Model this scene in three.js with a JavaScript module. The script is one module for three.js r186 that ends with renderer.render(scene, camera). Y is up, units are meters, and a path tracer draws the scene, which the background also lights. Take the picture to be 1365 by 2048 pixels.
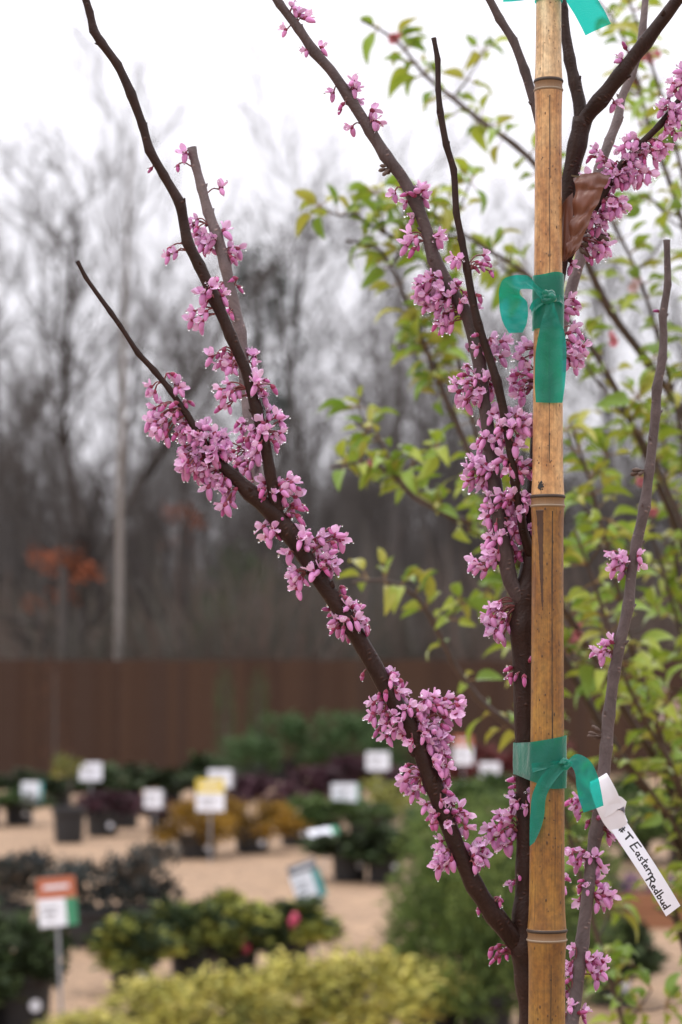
import * as THREE from 'three';
import { mergeGeometries } from 'three/addons/utils/BufferGeometryUtils.js';
import { ImprovedNoise } from 'three/addons/math/ImprovedNoise.js';

// ---------------------------------------------------------------- camera, sky, sun, exposure
const scene = new THREE.Scene();
const FOCAL = 1024 / Math.tan(THREE.MathUtils.degToRad(12.5));      // photo pixels
const EYE = new THREE.Vector3(0, 1.4, 0), HORIZON = 1369;
const PITCH = Math.atan((HORIZON - 1024) / FOCAL);
const camera = new THREE.PerspectiveCamera(25, 682 / 1024, 0.05, 600);
camera.filmGauge = 22.3;
camera.position.copy(EYE);
camera.rotation.x = PITCH;
camera.focus = 1.288;
camera.userData.fStop = 7.5;

const SKY_W = 64, SKY_H = 64, skyData = new Float32Array(SKY_W * SKY_H * 4);
for (let j = 0; j < SKY_H; j++) for (let i = 0; i < SKY_W; i++) {
  const el = ((j + 0.5) / SKY_H - 0.5) * Math.PI, s = Math.max(0, Math.sin(el));
  const L = el > 0 ? 0.79 * (1 + 2 * s) : 0.3;                      // overcast sky, three times brighter overhead
  skyData.set([L * 0.985, L * 0.97, L * 1.035, 1], (j * SKY_W + i) * 4);
}
const skyTex = new THREE.DataTexture(skyData, SKY_W, SKY_H, THREE.RGBAFormat, THREE.FloatType);
skyTex.mapping = THREE.EquirectangularReflectionMapping; skyTex.magFilter = THREE.LinearFilter; skyTex.needsUpdate = true;
scene.background = skyTex; scene.environment = skyTex;

const sun = new THREE.DirectionalLight(0xfff6ec, 1.2);
sun.position.set(-8, 11, 1); sun.target.position.set(0, 0, -3);
sun.castShadow = true; sun.shadow.radius = 50; sun.shadow.mapSize.set(2048, 2048);
Object.assign(sun.shadow.camera, { left: -14, right: 14, top: 14, bottom: -14, near: 0.1, far: 60 });
scene.add(sun, sun.target);

const renderer = new THREE.WebGLRenderer({ antialias: true });
renderer.setSize(682, 1024);
renderer.toneMapping = THREE.LinearToneMapping;
renderer.toneMappingExposure = 1.0;
renderer.shadowMap.enabled = true;

// ---------------------------------------------------------------- helpers
const V3 = THREE.Vector3, v3 = (x, y, z) => new V3(x, y, z);
let rs = 12345;
const seed = (s) => { rs = s >>> 0; };
const rnd = () => { rs = (rs + 0x6d2b79f5) | 0; let t = Math.imul(rs ^ (rs >>> 15), 1 | rs); t = (t + Math.imul(t ^ (t >>> 7), 61 | t)) ^ t; return ((t ^ (t >>> 14)) >>> 0) / 4294967296; };
const rr = (a, b) => a + (b - a) * rnd();
const rsym = (a) => (rnd() * 2 - 1) * a;
const gauss = () => (rnd() + rnd() + rnd() - 1.5) / 0.75;
const pick = (a) => a[Math.floor(rnd() * a.length)];
const clamp = THREE.MathUtils.clamp, lerp = THREE.MathUtils.lerp, smooth = THREE.MathUtils.smoothstep;
const noise = new ImprovedNoise();
const lin = (r, g, b) => new THREE.Color().setRGB(r, g, b);

const F = v3(0, Math.sin(PITCH), -Math.cos(PITCH)), U = v3(0, Math.cos(PITCH), Math.sin(PITCH));
function at(px, py, Z) {                                            // photo pixel and distance straight ahead -> point
  const d = F.clone().addScaledVector(U, (1024 - py) / FOCAL); d.x += (px - 682.5) / FOCAL;
  return EYE.clone().addScaledVector(d, Z / -d.z);
}
const PX = (Z) => Z / FOCAL;                                        // metres per photo pixel at that distance
function onGround(px, py) {
  const d = F.clone().addScaledVector(U, (1024 - py) / FOCAL); d.x += (px - 682.5) / FOCAL;
  return EYE.clone().addScaledVector(d, -EYE.y / d.y);
}
const taken = new Map();
function numbered(n) { const k = taken.get(n) ?? 0; taken.set(n, k + 1); return k ? n + '_' + String(k).padStart(3, '0') : n; }
function shade(o) { o.traverse((c) => { if (c.isMesh) { c.castShadow = true; c.receiveShadow = true; } }); return o; }
function tag(o, label, category, group, kind) {
  if (label) o.userData.label = label; if (category) o.userData.category = category;
  if (group) o.userData.group = group; if (kind) o.userData.kind = kind; return o;
}
function thing(name, pos, label, category, group) {
  const g = new THREE.Group(); g.name = numbered(name); if (pos) g.position.copy(pos);
  scene.add(g); return tag(g, label, category, group);
}
function part(name, geo, mat, parent, kind) {
  const m = new THREE.Mesh(geo, mat); m.name = name; if (kind) m.userData.kind = kind; parent.add(m); m.castShadow = m.receiveShadow = true; return m;
}
function geoOf(pos, idx, uv, col) {
  const g = new THREE.BufferGeometry();
  g.setAttribute('position', new THREE.Float32BufferAttribute(pos, 3));
  g.setAttribute('uv', new THREE.Float32BufferAttribute(uv ?? new Array(pos.length / 3 * 2).fill(0), 2));
  if (col) g.setAttribute('color', new THREE.Float32BufferAttribute(col, 3));
  g.setIndex(idx); g.computeVertexNormals(); return g;
}
function paint(g, c) {
  const n = g.attributes.position.count, a = new Float32Array(n * 3);
  for (let i = 0; i < n; i++) a.set([c.r, c.g, c.b], i * 3);
  g.setAttribute('color', new THREE.BufferAttribute(a, 3)); return g;
}
// tube through points of varying radius; uv in metres. Returns geometry, and its samples on .userData
function tube(ctrl, { sides = 10, step = 0.006, rough = 0.05, cap = true, swell = 0, minSteps = 2, uvScale = 1, kink = 0 } = {}) {
  const P = ctrl.map((c) => c.p), curve = P.length > 1 ? new THREE.CatmullRomCurve3(P, false, 'centripetal') : null;
  const S = []; let n = P.length - 1;
  for (let i = 0; i < n; i++) {
    const k = Math.max(minSteps, Math.round(P[i].distanceTo(P[i + 1]) / step));
    for (let j = 0; j < k + (i === n - 1 ? 1 : 0); j++) {
      const t = j / k, p = curve.getPoint((i + t) / n); if (kink) p.lerp(P[i].clone().lerp(P[i + 1], t), kink);
      const e = t * t * (3 - 2 * t);
      let r = lerp(ctrl[i].r, ctrl[i + 1].r, e);
      if (swell) { const a = Math.min(t, 1 - t) * P[i].distanceTo(P[i + 1]); const b = (t < 0.5 ? ctrl[i].n : ctrl[i + 1].n) ?? 1; r *= 1 + swell * b * Math.exp(-Math.pow(a / (r * 1.1), 2)); }
      S.push({ p, r });
    }
  }
  const pos = [], uv = [], idx = []; let N = null, len = 0;
  S.forEach((s, i) => {
    const T = (i < S.length - 1 ? S[i + 1].p.clone().sub(s.p) : s.p.clone().sub(S[i - 1].p)).normalize(); s.t = T;
    if (!N) { N = v3(0, 0, 1).cross(T); if (N.lengthSq() < 0.01) N = v3(1, 0, 0).cross(T); N.normalize(); } else N.addScaledVector(T, -N.dot(T)).normalize();
    const B = T.clone().cross(N); if (i) len += s.p.distanceTo(S[i - 1].p);
    for (let k = 0; k <= sides; k++) {
      const a = k / sides * Math.PI * 2, c = Math.cos(a), d = Math.sin(a);
      const q = rough ? 1 + rough * noise.noise(c * 1.3 + s.p.x * 90, d * 1.3 + s.p.y * 90, s.p.z * 90 + 7) : 1;
      pos.push(s.p.x + (N.x * c + B.x * d) * s.r * q, s.p.y + (N.y * c + B.y * d) * s.r * q, s.p.z + (N.z * c + B.z * d) * s.r * q);
      uv.push(k / sides * 2 * Math.PI * s.r * uvScale, len * uvScale);
    }
  });
  const w = sides + 1;
  for (let i = 0; i < S.length - 1; i++) for (let k = 0; k < sides; k++) { const a = i * w + k, b = a + w; idx.push(a, a + 1, b, b, a + 1, b + 1); }
  if (cap) for (const [row, flip] of [[0, true], [S.length - 1, false]]) {
    const c = pos.length / 3; pos.push(S[row].p.x, S[row].p.y, S[row].p.z); uv.push(0, 0);
    for (let k = 0; k < sides; k++) flip ? idx.push(c, row * w + k + 1, row * w + k) : idx.push(c, row * w + k, row * w + k + 1);
  }
  const g = geoOf(pos, idx, uv);
  // weld the normals along the seam
  const nn = g.attributes.normal;
  for (let i = 0; i < S.length; i++) { const a = i * w, b = a + sides; const x = nn.getX(a) + nn.getX(b), y = nn.getY(a) + nn.getY(b), z = nn.getZ(a) + nn.getZ(b), l = Math.hypot(x, y, z) || 1; nn.setXYZ(a, x / l, y / l, z / l); nn.setXYZ(b, x / l, y / l, z / l); }
  g.userData.S = S; return g;
}
function noiseTex(size, fn, srgb = false) {                         // fn(u, v) -> [r, g, b] 0..1
  const h = Array.isArray(size) ? size[1] : size, w = Array.isArray(size) ? size[0] : size, d = new Uint8Array(w * h * 4);
  for (let j = 0; j < h; j++) for (let i = 0; i < w; i++) { const c = fn(i / w, j / h); d.set([clamp(c[0], 0, 1) * 255, clamp(c[1], 0, 1) * 255, clamp(c[2], 0, 1) * 255, 255], (j * w + i) * 4); }
  const t = new THREE.DataTexture(d, w, h); t.wrapS = t.wrapT = THREE.RepeatWrapping; t.magFilter = THREE.LinearFilter; t.minFilter = THREE.LinearMipmapLinearFilter; t.generateMipmaps = true;
  if (srgb) t.colorSpace = THREE.SRGBColorSpace; t.needsUpdate = true; return t;
}
// noise that tiles over the unit square
function tile(u, v, f, g, s = 0) { const a = u * 2 * Math.PI, b = v * 2 * Math.PI, R = f / 6.283, Q = g / 6.283; return noise.noise(Math.cos(a) * R + s, Math.sin(a) * R + Math.cos(b) * Q, Math.sin(b) * Q + s * 1.7); }
const std = (o) => new THREE.MeshStandardMaterial(o), phys = (o) => new THREE.MeshPhysicalMaterial(o);

// ---------------------------------------------------------------- textures and materials
seed(7);
const specks = []; for (let i = 0; i < 90; i++) specks.push([rnd(), rnd(), rr(0.008, 0.02), rr(0.005, 0.011), rr(0.5, 1)]);
function speckAt(u, v) { let s = 0; for (const [x, y, a, b, k] of specks) { let du = Math.abs(u - x), dv = Math.abs(v - y); du = Math.min(du, 1 - du); dv = Math.min(dv, 1 - dv); const q = (du / a) ** 2 + (dv / b) ** 2; if (q < 1) s = Math.max(s, k * (1 - q)); } return s; }
const barkMap = noiseTex(256, (u, v) => {
  const n = 0.5 + 0.28 * tile(u, v, 9, 9) + 0.22 * tile(u, v, 40, 26, 3) + 0.18 * tile(u, v, 90, 90, 5), s = speckAt(u, v);
  return [0.24 + 0.42 * n + 0.6 * s, 0.23 + 0.42 * n + 0.52 * s, 0.22 + 0.42 * n + 0.44 * s];
});
const barkBump = noiseTex(256, (u, v) => { const n = 0.5 + 0.2 * tile(u, v, 40, 12, 3) + 0.2 * tile(u, v, 90, 90, 5), s = speckAt(u, v); return [n * 0.7 + 0.4 * s, n * 0.7 + 0.4 * s, n * 0.7 + 0.4 * s]; });
for (const t of [barkMap, barkBump]) t.repeat.set(12, 12);
const barkDark = phys({ color: lin(0.06, 0.029, 0.022), map: barkMap, bumpMap: barkBump, bumpScale: 0.0009, roughness: 0.5, specularIntensity: 0.38 });
const barkGrey = phys({ color: lin(0.32, 0.255, 0.26), map: barkMap, bumpMap: barkBump, bumpScale: 0.0009, roughness: 0.5, specularIntensity: 0.38 });
const barkStem = phys({ color: lin(0.22, 0.17, 0.168), map: barkMap, bumpMap: barkBump, bumpScale: 0.0009, roughness: 0.5, specularIntensity: 0.4 });
const barkMid = phys({ color: lin(0.165, 0.12, 0.118), map: barkMap, bumpMap: barkBump, bumpScale: 0.0009, roughness: 0.5, specularIntensity: 0.38 });
const petalMat = phys({ vertexColors: true, roughness: 0.9, transmission: 0.28, thickness: 0, clearcoat: 0.55, clearcoatRoughness: 0.22, side: THREE.DoubleSide });
const dewMat = phys({ color: 0xffffff, roughness: 0.0, transmission: 1, thickness: 0.002, ior: 1.33 });
const tapeBump = noiseTex(128, (u, v) => { const n = 0.5 + 0.3 * tile(u, v, 14, 14) + 0.3 * tile(u, v, 40, 40, 2); return [n, n, n]; });
tapeBump.repeat.set(40, 40);
const tapeMat = phys({ color: lin(0.012, 0.58, 0.46), roughness: 0.55, transmission: 0.88, specularIntensity: 0.6, thickness: 0, clearcoat: 0.6, clearcoatRoughness: 0.18, bumpMap: tapeBump, bumpScale: 0.0003, side: THREE.DoubleSide });
const potMat = std({ color: lin(0.014, 0.014, 0.016), roughness: 0.55 });
const soilMat = std({ color: lin(0.05, 0.032, 0.022), roughness: 1 });
const white = std({ color: lin(0.84, 0.87, 0.95), roughness: 0.45 });
const steel = std({ color: lin(0.34, 0.35, 0.38), roughness: 0.5, metalness: 0.3 });
const foliageMat = phys({ vertexColors: true, roughness: 0.6, specularIntensity: 0.3, side: THREE.DoubleSide });

// ---------------------------------------------------------------- ground
const gravelMap = noiseTex(512, (u, v) => {
  const n = 0.5 + 0.5 * tile(u, v, 120, 120), m = 0.5 + 0.5 * tile(u, v, 45, 45, 4), c = 0.5 + 0.5 * tile(u, v, 6, 6, 9);
  const q = 0.5 + 0.5 * tile(u, v, 18, 18, 6), k = 0.52 + 0.5 * n * m + 0.55 * (m - 0.5) + 0.25 * (n - 0.5) + 0.2 * (c - 0.5) + 0.5 * (q - 0.5); return [k * 1.05, k * 0.97, k * 0.9];
});
gravelMap.repeat.set(1 / 1.7, 1 / 1.7);
const gravelBump = gravelMap.clone(); gravelBump.repeat.set(1 / 1.7, 1 / 1.7);
const gravelMat = std({ color: lin(0.46, 0.325, 0.21), map: gravelMap, bumpMap: gravelBump, bumpScale: 0.012, roughness: 0.85 });
function sheet(name, x0, x1, z0, z1, y, mat, n = 1) {
  const g = new THREE.PlaneGeometry(x1 - x0, z1 - z0, n, n); g.rotateX(-Math.PI / 2); g.translate((x0 + x1) / 2, y, (z0 + z1) / 2);
  const p = g.attributes.position, u = g.attributes.uv; for (let i = 0; i < p.count; i++) u.setXY(i, p.getX(i), p.getZ(i));
  const m = new THREE.Mesh(g, mat); m.name = name; m.userData.kind = 'structure'; m.receiveShadow = true; scene.add(m); return m;
}
sheet('gravel_ground', -220, 220, -320, 60, 0, gravelMat);
const litterMap = noiseTex(256, (u, v) => { const k = 0.6 + 0.3 * tile(u, v, 30, 30) + 0.25 * tile(u, v, 80, 80, 2); return [k, k * 0.97, k * 0.93]; });
litterMap.repeat.set(0.5, 0.5);
sheet('forest_floor', -200, 200, -300, -36.1, 0.004, std({ color: lin(0.10, 0.072, 0.05), map: litterMap, roughness: 1 }));

// ---------------------------------------------------------------- fence
seed(31);
{
  const fz = -35.7, H = 1.79;
  const fence = thing('board_fence', v3(0, 0, fz), 'long dark brown board fence between the nursery rows and the bare wood', 'fence');
  const geos = [0, 1, 2].map((i) => { const g = new THREE.BoxGeometry(0.14, H - 0.03 - i * 0.008, 0.02); g.translate(0, (H - 0.03 - i * 0.008) / 2 + 0.03, 0); return g; });
  const mats = [[0.064, 0.038, 0.027], [0.057, 0.034, 0.025], [0.071, 0.042, 0.029], [0.061, 0.038, 0.029]].map((c) => phys({ color: lin(...c), roughness: 0.9, specularIntensity: 0.15 }));
  for (let i = 0; i < 232; i++) { const b = part('board', pick(geos), pick(mats), fence); b.position.set(-16.9 + i * 0.146, 0, rsym(0.003)); b.rotation.z = rsym(0.002); }
  const rail = new THREE.BoxGeometry(33.9, 0.09, 0.04);
  for (const y of [0.35, 0.95, 1.55]) part('rail', rail, mats[1], fence).position.set(0, y, -0.034);
  const post = new THREE.BoxGeometry(0.1, H - 0.05, 0.1); post.translate(0, (H - 0.05) / 2, 0);
  for (let i = 0; i < 15; i++) part('post', post, mats[3], fence).position.set(-16.8 + i * 2.4, 0, -0.106);
}

// ---------------------------------------------------------------- bare woodland behind the fence
function treeLimbs(sd, o) {                                         // a bare tree of height 1: list of tubes by order
  seed(sd); const out = [];
  function grow(p, dir, len, r, order) {
    const n = order === 0 ? 9 : order === 1 ? 6 : order === 2 ? 4 : 3, pts = [{ p: p.clone(), r }], d = dir.clone();
    let q = p.clone(); const seg = len / n;
    for (let i = 1; i <= n; i++) {
      d.add(v3(rsym(1), rsym(0.6), rsym(1)).multiplyScalar(order === 0 ? o.wob : 0.22)); d.y += order ? o.up : 0.04; d.normalize();
      q = q.clone().addScaledVector(d, seg); pts.push({ p: q, r: r * lerp(1, order === 0 ? 0.18 : 0.3, i / n) });
      if (order < o.depth) {
        const f = i / n, start = order === 0 ? o.clear : 0.15;
        if (f > start) {
          const k = order === 0 ? o.k0 : order === 1 ? o.k1 : o.k2;
          for (let b = 0; b < k; b++) {
            if (rnd() < 0.12) continue;
            const az = rnd() * 6.283, spread = order === 0 ? rr(o.sp0, o.sp1) : rr(0.45, 0.95);
            let side = v3(Math.cos(az), rsym(0.3), Math.sin(az)); side.addScaledVector(d, -side.dot(d)).normalize();
            const nd = d.clone().multiplyScalar(Math.cos(spread)).addScaledVector(side, Math.sin(spread));
            grow(q.clone().addScaledVector(d, -seg * rnd()), nd, len * (order === 0 ? rr(0.28, 0.46) * (1.25 - 0.6 * f) : rr(0.38, 0.62) * (1.15 - 0.4 * f)), pts[i].r * (order === 0 ? rr(0.35, 0.6) : rr(0.45, 0.65)) * (o.bold ?? 1) * (order === 0 ? o.thin ?? 1 : 1), order + 1);
          }
        }
      }
    }
    out.push({ pts, order });
  }
  grow(v3(0, 0, 0), v3(rsym(0.05), 1, rsym(0.05)).normalize(), o.fork ? 0.42 : 1, o.r, 0);
  if (o.fork) for (let k = 0; k < o.fork; k++) {
    const t = out.find((l) => l.order === 0).pts, b = t[6 + (k % 3)];
    const a = k / o.fork * 6.283 + 0.4; grow(b.p.clone(), v3(Math.cos(a) * 0.5, 1, Math.sin(a) * 0.5).normalize(), 0.6, b.r * 0.95, 0);
  }
  return out;
}
function limbGeo(limbs, from, to) {
  return mergeGeometries(limbs.filter((l) => l.order >= from && l.order <= to).map((l) => tube(l.pts.map((x) => ({ p: x.p, r: Math.max(x.r, 0.0007) })), { sides: l.order === 0 ? 7 : l.order === 1 ? 5 : 3, step: 9, minSteps: 1, rough: 0, cap: false })));
}
const kinds = [
  { r: 0.015, thin: 0.75, wob: 0.05, up: 0.10, clear: 0.35, k0: 3, k1: 2, k2: 2, depth: 3, sp0: 0.5, sp1: 1.0 },
  { r: 0.018, thin: 0.75, wob: 0.07, up: 0.13, clear: 0.42, k0: 3, k1: 2, k2: 2, depth: 3, sp0: 0.4, sp1: 0.9 },
  { r: 0.014, thin: 0.75, wob: 0.04, up: 0.16, clear: 0.5, k0: 3, k1: 2, k2: 2, depth: 3, sp0: 0.35, sp1: 0.75 },
  { r: 0.014, thin: 0.75, wob: 0.06, up: 0.14, clear: 0.45, k0: 2, k1: 1, k2: 2, depth: 3, sp0: 0.35, sp1: 0.8 },
  { r: 0.021, wob: 0.09, bold: 1.35, up: 0.10, clear: 0.34, k0: 2, k1: 1, k2: 2, depth: 3, sp0: 0.5, sp1: 1.0, fork: 3 },
].map((o, i) => { const l = treeLimbs(100 + i * 17, o); return { trunk: limbGeo(l, 0, 0), crown: limbGeo(l, 1, 9) }; });
const woodMats = [[0.112, 0.099, 0.092], [0.1, 0.087, 0.08], [0.128, 0.114, 0.106], [0.1, 0.089, 0.084], [0.08, 0.07, 0.065]].map((c) => phys({ color: lin(...c), roughness: 1, specularIntensity: 0.2 }));
const paleTrunk = std({ color: lin(0.24, 0.215, 0.195), roughness: 0.9 });
const treeGroup = 'bare trees of the wood behind the fence';
function bareTree(px, Z, kind, h, turn, label, trunkMat, mat) {
  const p = at(px, HORIZON, Z); p.y = 0;
  const t = thing('bare_tree', p, label ?? 'slender leafless grey tree among the wood behind the fence', 'tree', label ? undefined : treeGroup);
  const a = part('trunk', kinds[kind].trunk, trunkMat ?? woodMats[kind], t), b = part('crown', kinds[kind].crown, mat ?? woodMats[kind], t, 'stuff');
  t.rotation.y = turn; t.scale.set(h, h, h); return t;
}
bareTree(150, 41, 4, 10.8, 0.4, 'large bare tree with forking trunk and the widest crown behind the fence');
bareTree(236, 39, 3, 10.5, 2.0, 'bare tree with a pale greyish trunk just behind the fence', paleTrunk).scale.set(6.6, 10.5, 6.6);
seed(55);
const spots = [[-60, 44, 1], [20, 52, 0], [75, 60, 2], [115, 43, 2], [205, 56, 0], [285, 50, 2], [330, 44, 1], [375, 58, 0], [420, 48, 2], [470, 62, 1], [520, 55, 2], [565, 46, 0], [610, 60, 2], [655, 50, 1], [700, 44, 2], [745, 57, 0], [790, 48, 2], [835, 62, 1], [880, 52, 0], [925, 45, 2], [975, 58, 1], [1020, 49, 0], [1075, 61, 2], [1130, 46, 1], [1185, 55, 0], [1240, 50, 2], [1300, 60, 1], [1360, 47, 0], [1430, 54, 2], [-120, 56, 0]];
spots.forEach(([px, Z, k], i) => { const tall = i % 3 === 1; bareTree(px + rsym(12), Z, tall ? 3 : k, (Z / 50) * (tall ? rr(9.5, 12.5) : rr(5.5, 8.5)), rnd() * 6.28); });
{ // the wood farther in, which reads as one mass
  const N = 420, one = mergeGeometries([kinds[1].trunk, kinds[1].crown]), m = new THREE.InstancedMesh(one, woodMats[0], N), o = new THREE.Object3D();
  seed(77);
  for (let i = 0; i < N; i++) { let Z = rr(66, 125), px = rr(-250, 1620); if (i >= 150) { px = i % 2 ? rr(-2300, -250) : rr(1620, 3700); Z = rr(42, 110); } const p = at(px, HORIZON, Z); o.position.set(p.x, 0, p.z); const h = rr(4.6, 8.6) * (0.62 + Z / 190); o.scale.set(h, h, h); o.rotation.y = rnd() * 6.28; o.updateMatrix(); m.setMatrixAt(i, o.matrix); }
  m.name = 'far_wood'; tag(m, 'dense grey mass of far leafless trees deep in the wood', 'wood', undefined, 'stuff'); m.castShadow = m.receiveShadow = true; scene.add(m);
}
{ // ground rising gently behind the wood
  const g = new THREE.PlaneGeometry(400, 150, 60, 24); g.rotateX(-Math.PI / 2); const p = g.attributes.position;
  for (let i = 0; i < p.count; i++) { const f = clamp((75 - p.getZ(i)) / 150, 0, 1); p.setY(i, f * 13 + smooth(f, 0, 0.2) * 1.6 * noise.noise(p.getX(i) * 0.05, p.getZ(i) * 0.05, 3) - 0.3 * (1 - smooth(f, 0, 0.06))); }
  g.translate(0, 0, -130 - 75); g.computeVertexNormals(); const m = new THREE.Mesh(g, std({ color: lin(0.1, 0.082, 0.07), roughness: 1 })); m.name = 'wooded_hill'; m.userData.kind = 'structure'; scene.add(m);
}
// brush: twiggy thicket filling the edge of the wood
{
  seed(91); const tw = [];
  for (let i = 0; i < 80; i++) { const a = rnd() * 6.28, p = v3(rsym(0.18), 0, rsym(0.18)), d = v3(Math.cos(a) * rr(0.1, 0.6), 1, Math.sin(a) * rr(0.1, 0.6)).normalize(), L = rr(0.45, 1), pts = []; for (let k = 0; k < 4; k++) { pts.push({ p: p.clone(), r: 0.006 * (1 - k / 4.5) }); p.addScaledVector(d, L / 3); d.add(v3(rsym(0.3), 0, rsym(0.3))).normalize(); } tw.push(tube(pts, { sides: 3, step: 9, minSteps: 1, rough: 0, cap: false })); }
  const bush = mergeGeometries(tw), m = new THREE.InstancedMesh(bush, std({ color: lin(0.13, 0.112, 0.1), roughness: 1 }), 900), o = new THREE.Object3D();
  for (let i = 0; i < 900; i++) { const Z = rr(38, 72), p = at(i < 380 ? rr(-200, 1560) : i % 2 ? rr(-2300, -200) : rr(1560, 3700), HORIZON, Z); o.position.set(p.x, 0, p.z); const h = rr(1.6, 4.6); o.scale.set(h * rr(0.7, 1.2), h, h * rr(0.7, 1.2)); o.rotation.y = rnd() * 6.28; o.updateMatrix(); m.setMatrixAt(i, o.matrix); m.setColorAt(i, lin(...pick([[1, 1, 1], [1.2, 1, 0.9], [0.8, 0.85, 0.75], [1, 0.8, 0.7]]))); }
  m.name = 'undergrowth'; tag(m, 'brown and grey twiggy undergrowth at the foot of the wood', 'undergrowth', undefined, 'stuff'); m.castShadow = m.receiveShadow = true; scene.add(m);
}

// ---------------------------------------------------------------- foliage masses for plants seen far out of focus
function leafCloud(sd, { n = 700, leaf = 0.09, wide = 0.45, cols, shape = 'mound', clumps = 22, spread = 0.16, base = 0 }) {  // fits a unit-size plant: height 1
  seed(sd); const pos = [], idx = [], col = [], C = [];
  for (let i = 0; i < clumps; i++) {
    const a = rnd() * 6.283, t = Math.pow(rnd(), 0.7);
    let x, y, z;
    if (shape === 'mound') { const e = Math.acos(1 - 1.28 * rnd()), q = rr(0.55, 0.9); x = Math.cos(a) * Math.sin(e) * 0.5 * q; z = Math.sin(a) * Math.sin(e) * 0.5 * q; y = Math.max(0.04, 0.2 + Math.cos(e) * 0.72 * q); }
    else if (shape === 'ball') { const e = Math.acos(rsym(1)), q = rr(0.6, 0.9); x = Math.cos(a) * Math.sin(e) * 0.5 * q; z = Math.sin(a) * Math.sin(e) * 0.5 * q; y = 0.5 + Math.cos(e) * 0.5 * q; }
    else { y = t; const w = 0.5 * (shape === 'cone' ? (1.02 - y) : 0.35 + 0.5 * y); x = Math.cos(a) * w * Math.sqrt(rnd()); z = Math.sin(a) * w * Math.sqrt(rnd()); }
    C.push([x, y, z, pick(cols)]);
  }
  for (let i = 0; i < n; i++) {
    const c = pick(C), p = v3(c[0] + gauss() * spread * 0.6, Math.max(0.01, c[1] + gauss() * spread * 0.6), c[2] + gauss() * spread * 0.6);
    const d = shape === 'upright' || shape === 'cone' ? v3(rsym(0.5), 1, rsym(0.5)) : v3(p.x * 1.6 + rsym(0.8), rsym(0.8) + 0.3, p.z * 1.6 + rsym(0.8)); d.normalize();
    const s = v3(rsym(1), rsym(1), rsym(1)).cross(d).normalize().multiplyScalar(leaf * wide * 0.5), L = leaf * rr(0.7, 1.3), up = s.clone().cross(d).normalize().multiplyScalar(leaf * 0.1);
    const b = pos.length / 3, m = p.clone().addScaledVector(d, L * 0.5), e = p.clone().addScaledVector(d, L);
    for (const q of [p, m.clone().add(s).add(up), m.clone().sub(s).add(up), e]) pos.push(q.x, q.y, q.z);
    idx.push(b, b + 3, b + 1, b, b + 2, b + 3);
    const k = rr(0.7, 1.3), cc = rnd() < 0.75 ? c[3] : pick(cols); for (let j = 0; j < 4; j++) col.push(cc[0] * k, cc[1] * k, cc[2] * k);
  }
  return geoOf(pos, idx, null, col);
}
const LOOK = {
  gold: { cols: [[0.5, 0.44, 0.1], [0.58, 0.52, 0.15], [0.36, 0.34, 0.07], [0.16, 0.17, 0.045]], n: 1900, leaf: 0.1, wide: 0.4, clumps: 40, spread: 0.27 },
  variegated: { cols: [[0.34, 0.34, 0.07], [0.05, 0.075, 0.03], [0.04, 0.06, 0.03], [0.24, 0.26, 0.06], [0.05, 0.07, 0.03]], n: 1500, leaf: 0.15, clumps: 26, wide: 0.6 },
  dark: { cols: [[0.045, 0.066, 0.025], [0.06, 0.09, 0.038], [0.034, 0.046, 0.022]], n: 1300, leaf: 0.16, clumps: 22, wide: 0.6 },
  slate: { cols: [[0.045, 0.052, 0.048], [0.06, 0.07, 0.066], [0.035, 0.04, 0.04], [0.09, 0.075, 0.06]], n: 800, leaf: 0.17, clumps: 18, wide: 0.35, spread: 0.24, shape: 'upright' },
  purple: { cols: [[0.07, 0.03, 0.04], [0.1, 0.045, 0.06], [0.05, 0.03, 0.035]], n: 1100, leaf: 0.13, clumps: 22 },
  box: { cols: [[0.055, 0.1, 0.035], [0.045, 0.08, 0.03], [0.075, 0.13, 0.05]], n: 2000, leaf: 0.08, clumps: 40 },
  amber: { cols: [[0.34, 0.19, 0.02], [0.28, 0.16, 0.02], [0.22, 0.13, 0.02], [0.14, 0.08, 0.02]], n: 2400, leaf: 0.1, clumps: 30, wide: 0.3 },
  green: { cols: [[0.07, 0.115, 0.035], [0.1, 0.15, 0.045], [0.05, 0.085, 0.03]], n: 1200, leaf: 0.13, clumps: 24 },
  lime: { cols: [[0.26, 0.26, 0.05], [0.2, 0.21, 0.05], [0.14, 0.15, 0.05]], n: 420, leaf: 0.14, clumps: 18 },
  spire: { cols: [[0.13, 0.185, 0.045], [0.075, 0.115, 0.032], [0.18, 0.24, 0.065], [0.06, 0.09, 0.028]], n: 4200, leaf: 0.075, clumps: 90, shape: 'mound', wide: 0.22, spread: 0.2 },
  red: { cols: [[0.16, 0.03, 0.03], [0.1, 0.03, 0.03]], n: 900, leaf: 0.12, clumps: 18 },
};
const cloudCache = new Map();
function cloud(look, k) { const key = look + k; if (!cloudCache.has(key)) cloudCache.set(key, leafCloud(300 + cloudCache.size * 13, LOOK[look])); return cloudCache.get(key); }

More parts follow.
